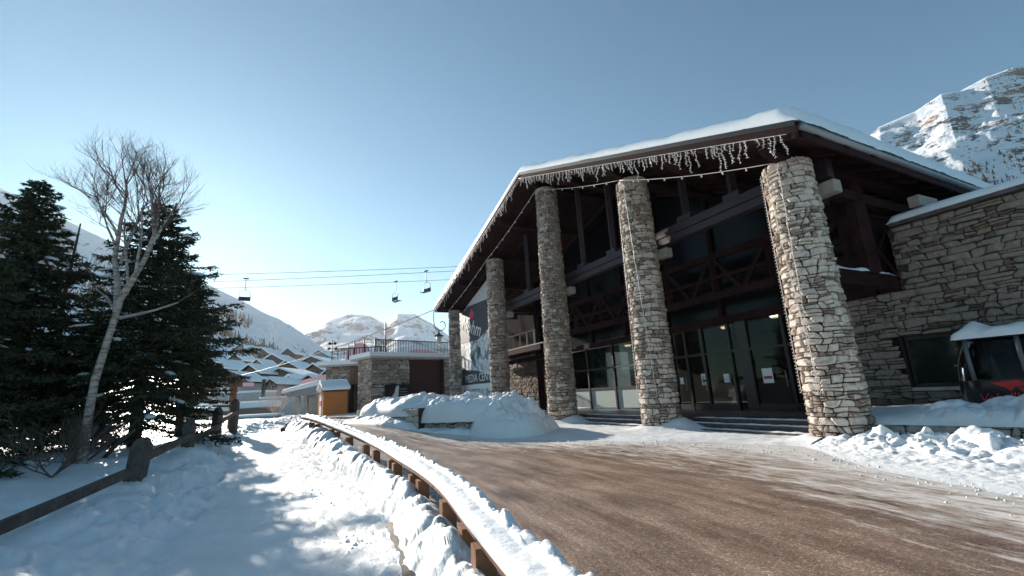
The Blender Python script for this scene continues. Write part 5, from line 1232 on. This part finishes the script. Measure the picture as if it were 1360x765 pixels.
def limb(pts, r0, r1, mb, n=7):
    k = len(pts); mb.tube(pts, [r0+(r1-r0)*(i/(k-1))**0.8 for i in range(k)], n, False)
def grow(mb, tw, p, d, ln, r, lvl, rg, bias=Vector((0,0,0.25))):
    pts = [p.copy()]; q = p.copy(); dd_ = d.copy(); n = 5 if lvl < 3 else 4
    for i in range(n):
        dd_ = (dd_+Vector((rg.uniform(-1,1), rg.uniform(-1,1), rg.uniform(-1,1)))*0.13+bias*0.12).normalized(); q = q+dd_*(ln/n); pts.append(q.copy())
    (mb if r > 0.02 else tw).tube(pts, [r*(1-0.55*i/n) for i in range(n+1)], 6 if r > 0.02 else 3, False)
    if lvl <= 0: return
    kids = {4:4, 3:6, 2:6, 1:7}.get(lvl, 3)
    for i in range(kids):
        k = rg.uniform(0.3,1.0); j = min(int(k*n), n-1); b_ = pts[j].lerp(pts[j+1], k*n-j)
        ax = Vector((rg.uniform(-1,1), rg.uniform(-1,1), rg.uniform(-0.3,0.6))).normalized()
        nd = (dd_*0.85+ax*0.62).normalized(); grow(mb, tw, b_, nd, ln*rg.uniform(0.5,0.72), r*0.5*(1-0.3*k), lvl-1, rg, bias)
rg = random.Random(17); BYY = 11.0; b = spot(112,600,BYY)
bir = thing('birch_tree', b, 'pale bare birch with a leaning trunk and fine upright twigs', 'tree')
mb = MB(); tw = MB(); PXB = lambda x, y, dy=0: atY(x, y, BYY+dy)
trunk = [Vector((b[0], b[1], b[2]-0.3)), PXB(116,560), PXB(126,505), PXB(142,455), PXB(155,415), PXB(161,395)]
limb(trunk, 0.10, 0.062, mb, 10); 
limb([trunk[-2], PXB(156,372,0.1), PXB(152,345,0.2), PXB(158,310,0.3)], 0.085, 0.05, mb)
limb([trunk[-1], PXB(176,372,-0.1), PXB(192,345,-0.1), PXB(205,312,-0.2)], 0.085, 0.045, mb)
limb([PXB(160,422), PXB(180,418,-0.2), PXB(205,412,-0.3), PXB(236,402,-0.4)], 0.05, 0.02, mb)
limb([trunk[-2], PXB(142,395,0.1), PXB(128,384,0.2)], 0.05, 0.02, mb)
for (x, y, tx_, ty_, lv, r) in ((158,310,166,205,3,0.05),(158,318,130,215,3,0.04),(155,330,112,250,3,0.035),(205,312,196,200,3,0.045),(205,312,228,215,3,0.04),(195,338,252,225,3,0.04),(180,365,186,230,3,0.04),(128,384,105,330,2,0.02),(170,375,150,240,3,0.035),(236,402,262,380,1,0.02),(160,350,180,215,3,0.04)):
    p = PXB(x, y, rg.uniform(-0.3,0.3)); q = PXB(tx_, ty_, rg.uniform(-0.9,0.9)); d_ = (q-p); ln = d_.length*0.62; grow(mb, tw, p, d_.normalized(), ln, r, lv, rg)
mb.build('trunk', M['birch'], bir); tw.build('twigs', M['twig'], bir, kind='stuff')
mb = MB(); mb.tube([atY(76,470,13), atY(84,400,13), atY(107,297,13)], [0.07,0.06,0.02], 6); p = atY(76,470,13); mb.tube([(p.x,p.y,0.2), tuple(p)], [0.09,0.07], 6); mb.build('dead_stem', M['bark'], None, None, 'thin dead leaning stem between the spruces', 'tree')
def bush(base, h, n, seed, m_, label, spread=0.5):
    rg = random.Random(seed); mb = MB(); tw = MB(); th_ = thing('bare_bush', base, label, 'bush', 'bare bushes')
    for i in range(n):
        a = rg.uniform(0,6.28); d_ = Vector((math.cos(a)*spread, math.sin(a)*spread, 1)).normalized(); grow(mb, tw, Vector(base), d_, h*rg.uniform(0.6,1), 0.018, 2, rg)
    tw.add(mb.v, mb.f, True); tw.build('twigs', M[m_], th_, kind='stuff')
bush(spot(70,625,9.8), 1.1, 9, 3, 'twig', 'tangle of bare twigs at the foot of the snow-lumped spruce', 1.2)
bush(spot(115,610,11.2), 1.0, 8, 4, 'twig', 'tangle of bare twigs round the foot of the birch', 1.3)
bush(spot(105,560,15.5), 3.4, 9, 5, 'twig', 'tall bare bush between the left spruce and the birch', 0.5)
M['frost'] = mat('frosted_twig', (0.6,0.5,0.48), 0.8)
q = atY(368,552,41); bush((q.x,q.y,0.55), 2.4, 16, 6, 'frost', 'pale frosted bush at the far end of the path', 0.6)
mb = MB()
for (x0,y0,x1,y1,Y) in ((92,620,130,566,11.0),(105,615,150,560,11.6),(135,612,180,570,12.0)):
    mb.tube([atY(x0,y0,Y), atY((x0+x1)/2,(y0+y1)/2-4,Y), atY(x1,y1,Y+0.2)], [0.05,0.06,0.04], 7)
mb.build('fallen_branches', M['grey_wood'], None, 'stuff', 'grey fallen branches sticking out of the snow by the birch', 'branches')

# ------------------------------------------------------------------ mountains
def mountain_mat(name, thr, rock=(0.13,0.115,0.105), rock2=(0.26,0.17,0.12), sc=0.012, warm=0.0):
    m = mat(name, (0.8,0.82,0.86), 0.8, spec=0.1); w = coords(m, 'World')
    g_ = N(m, 'ShaderNodeNewGeometry'); sp_ = N(m, 'ShaderNodeSeparateXYZ'); L(m, g_.outputs['Normal'], sp_.inputs[0])
    n1 = noise(m, w, sc, 9, 0.68); n2 = noise(m, w, sc*0.3, 4); n3 = noise(m, w, sc*6, 6, 0.7)
    st = mth(m, 'SUBTRACT', 1.0, sp_.outputs['Z'])
    f = mth(m, 'ADD', mth(m, 'ADD', mth(m, 'MULTIPLY', n1, 0.62), mth(m, 'MULTIPLY', n3, 0.5)), mth(m, 'ADD', mth(m, 'MULTIPLY', st, 0.55), mth(m, 'MULTIPLY', n2, 0.35)))
    fac = ramp(m, f, [(thr,(0,0,0)),(thr+0.035,(1,1,1))])
    rc = mixc(m, ramp(m, n2, [(0.56,(0,0,0)),(0.64,(1,1,1))]), rock, rock2)
    L(m, mixc(m, fac, (0.82,0.84,0.88), rc), BS(m).inputs['Base Color']); bump(m, n3, 0.6, 6.0); return m
def mountain(name, sky_px, base_y, zbase, seed, m_, amp, nu=200, nv=110, back=1.3):
    P = np.array([tuple(atY(x, y, Y)) for x, y, Y in sky_px]); s = np.linspace(0, 1, len(P)); uu = np.linspace(0, 1, nu)
    cx, cy, cz = (np.interp(uu, s, P[:,j]) for j in range(3))
    vv = np.concatenate([np.linspace(-0.35, 0, 16)[:-1], np.linspace(0, 1, nv)])
    rx, ry = cx, cy; Vv = vv[None,:]; by = base_y/ cy
    k = np.where(Vv >= 0, 1-Vv*(1-by[:,None]), 1-Vv*back*0.6)
    X = rx[:,None]*k; Y = ry[:,None]*k
    fall = np.where(Vv >= 0, (1-Vv)**1.12, 1+Vv*1.7)
    Z = zbase+(cz[:,None]-zbase)*fall
    sc = 1/(cy.mean()*0.16); w_ = np.clip(np.abs(Vv)*5, 0.12, 1)
    rid = 1-np.abs(2*fbm(X*sc*1.3, Y*sc*1.3, 5, seed))
    Z = Z+amp*(fbm(X*sc, Y*sc, 6, seed+3, 0.55)*1.2+0.35*(rid-0.6))*w_*np.clip((1-Vv)*2.2, 0, 1)
    ob = MB().grid(X, Y, Z).build(name, m_, kind='structure'); return X, Y, Z
M['mt_left'] = mountain_mat('mountain_left', 0.935, (0.12,0.11,0.105), (0.12,0.11,0.1), 0.02)
M['mt_far'] = mountain_mat('mountain_far', 0.83, (0.10,0.095,0.095), (0.13,0.11,0.1), 0.006)
M['mt_right'] = mountain_mat('mountain_right', 0.90, (0.09,0.078,0.075), (0.30,0.17,0.10), 0.035)
mxl = mountain('mountain_slope', [(-500,215,1300),(-200,205,1300),(0,250,1300),(100,297,1300),(200,343,1300),(295,386,1300),(350,415,1300),(400,444,1300),(440,470,1250)], 400, 8, 400, M['mt_left'], 55)
mountain('mountain_far', [(230,480,3000),(330,465,3000),(385,452,3000),(410,445,3000),(435,424,3000),(465,418,3050),(492,421,3000),(512,432,2950),(528,416,3000),(550,416,3050),(575,430,3000),(605,452,3000),(660,475,3000),(720,500,3000)], 700, 10, 500, M['mt_far'], 85)
mxr = mountain('mountain_right', [(1080,240,640),(1140,195,640),(1166,168,640),(1215,148,640),(1250,125,640),(1275,122,640),(1310,102,640),(1345,90,640),(1380,88,640),(1500,95,640),(1800,120,640)], 160, 8, 600, M['mt_right'], 15, 260, 130)
# forest on the slopes: small conifers, a wood that reads as one mass
def forest(name, field, pick, n, seed, h0, h1, label):
    rg = np.random.default_rng(seed); X, Y, Z = field; iu = rg.integers(1, X.shape[0]-1, n*6); iv = rg.integers(16, X.shape[1]-2, n*6)
    x, y, z = X[iu,iv], Y[iu,iv], Z[iu,iv]; k = pick(x, y, z, iu/X.shape[0], (iv-15)/(X.shape[1]-15)); x, y, z = x[k][:n], y[k][:n], z[k][:n]
    x = x+rg.uniform(-6,6,len(x)); y = y+rg.uniform(-6,6,len(y)); h = rg.uniform(h0,h1,len(x)); r = h*rg.uniform(0.16,0.26,len(x)); V = []; Fs = []
    mb = MB()
    for i in range(len(x)):
        a0 = rg.random()*6
        for (zb, rr, zt) in ((0.0,1.0,0.55),(0.3,0.72,0.8),(0.6,0.45,1.05)):
            ring = [(x[i]+math.cos(a0+j*1.2566)*r[i]*rr*(0.8+0.4*((j*7+i)%3)/2), y[i]+math.sin(a0+j*1.2566)*r[i]*rr, z[i]-1+h[i]*zb) for j in range(5)]
            mb.add(ring+[(x[i], y[i], z[i]-1+h[i]*zt)], [(j,(j+1)%5,5) for j in range(5)])
    return mb.build(name, M['forest'], kind='stuff', label=label, cat='forest')
m = M['forest'] = mat('forest_conifers', (0.035,0.035,0.03), 0.9); g_ = N(m, 'ShaderNodeNewGeometry'); L(m, ramp(m, g_.outputs['Random Per Island'], [(0,(0.03,0.03,0.026)),(1,(0.075,0.07,0.062))]), BS(m).inputs['Base Color'])
def pick_l(x, y, z, u, v):
    n_ = fbm(x/160, y/160, 3, 31); return (v > 0.42+0.10*n_) & (v < 0.93) & (n_ > -0.10) | ((n_ > 0.25) & (v > 0.25))
forest('forest', mxl, pick_l, 3200, 5, 10, 19, 'conifer wood on the lower slope of the left mountain')
def pick_r(x, y, z, u, v): return (fbm(x/45, y/45, 3, 77) > 0.2) & (v < 0.7)
forest('scrub', mxr, pick_r, 700, 6, 2, 5.5, 'dark scrub and small conifers scattered on the right mountainside')
# ------------------------------------------------------------------ winter haze filling the valley
hm = bpy.data.materials.new('haze'); hm.use_nodes = True; hn = hm.node_tree; hn.nodes.clear()
ho = hn.nodes.new('ShaderNodeOutputMaterial'); hv = hn.nodes.new('ShaderNodeVolumePrincipled')
hv.inputs['Color'].default_value = (0.93,0.95,1.0,1); hv.inputs['Density'].default_value = 0.000085; hv.inputs['Anisotropy'].default_value = 0.35
hn.links.new(hv.outputs[0], ho.inputs['Volume'])
hb = MB(); hb.box((0,1700,370), (9000,7600,746)); hz_ = hb.build('haze', hm, kind='stuff', label='thin bright winter haze filling the whole valley', cat='haze')
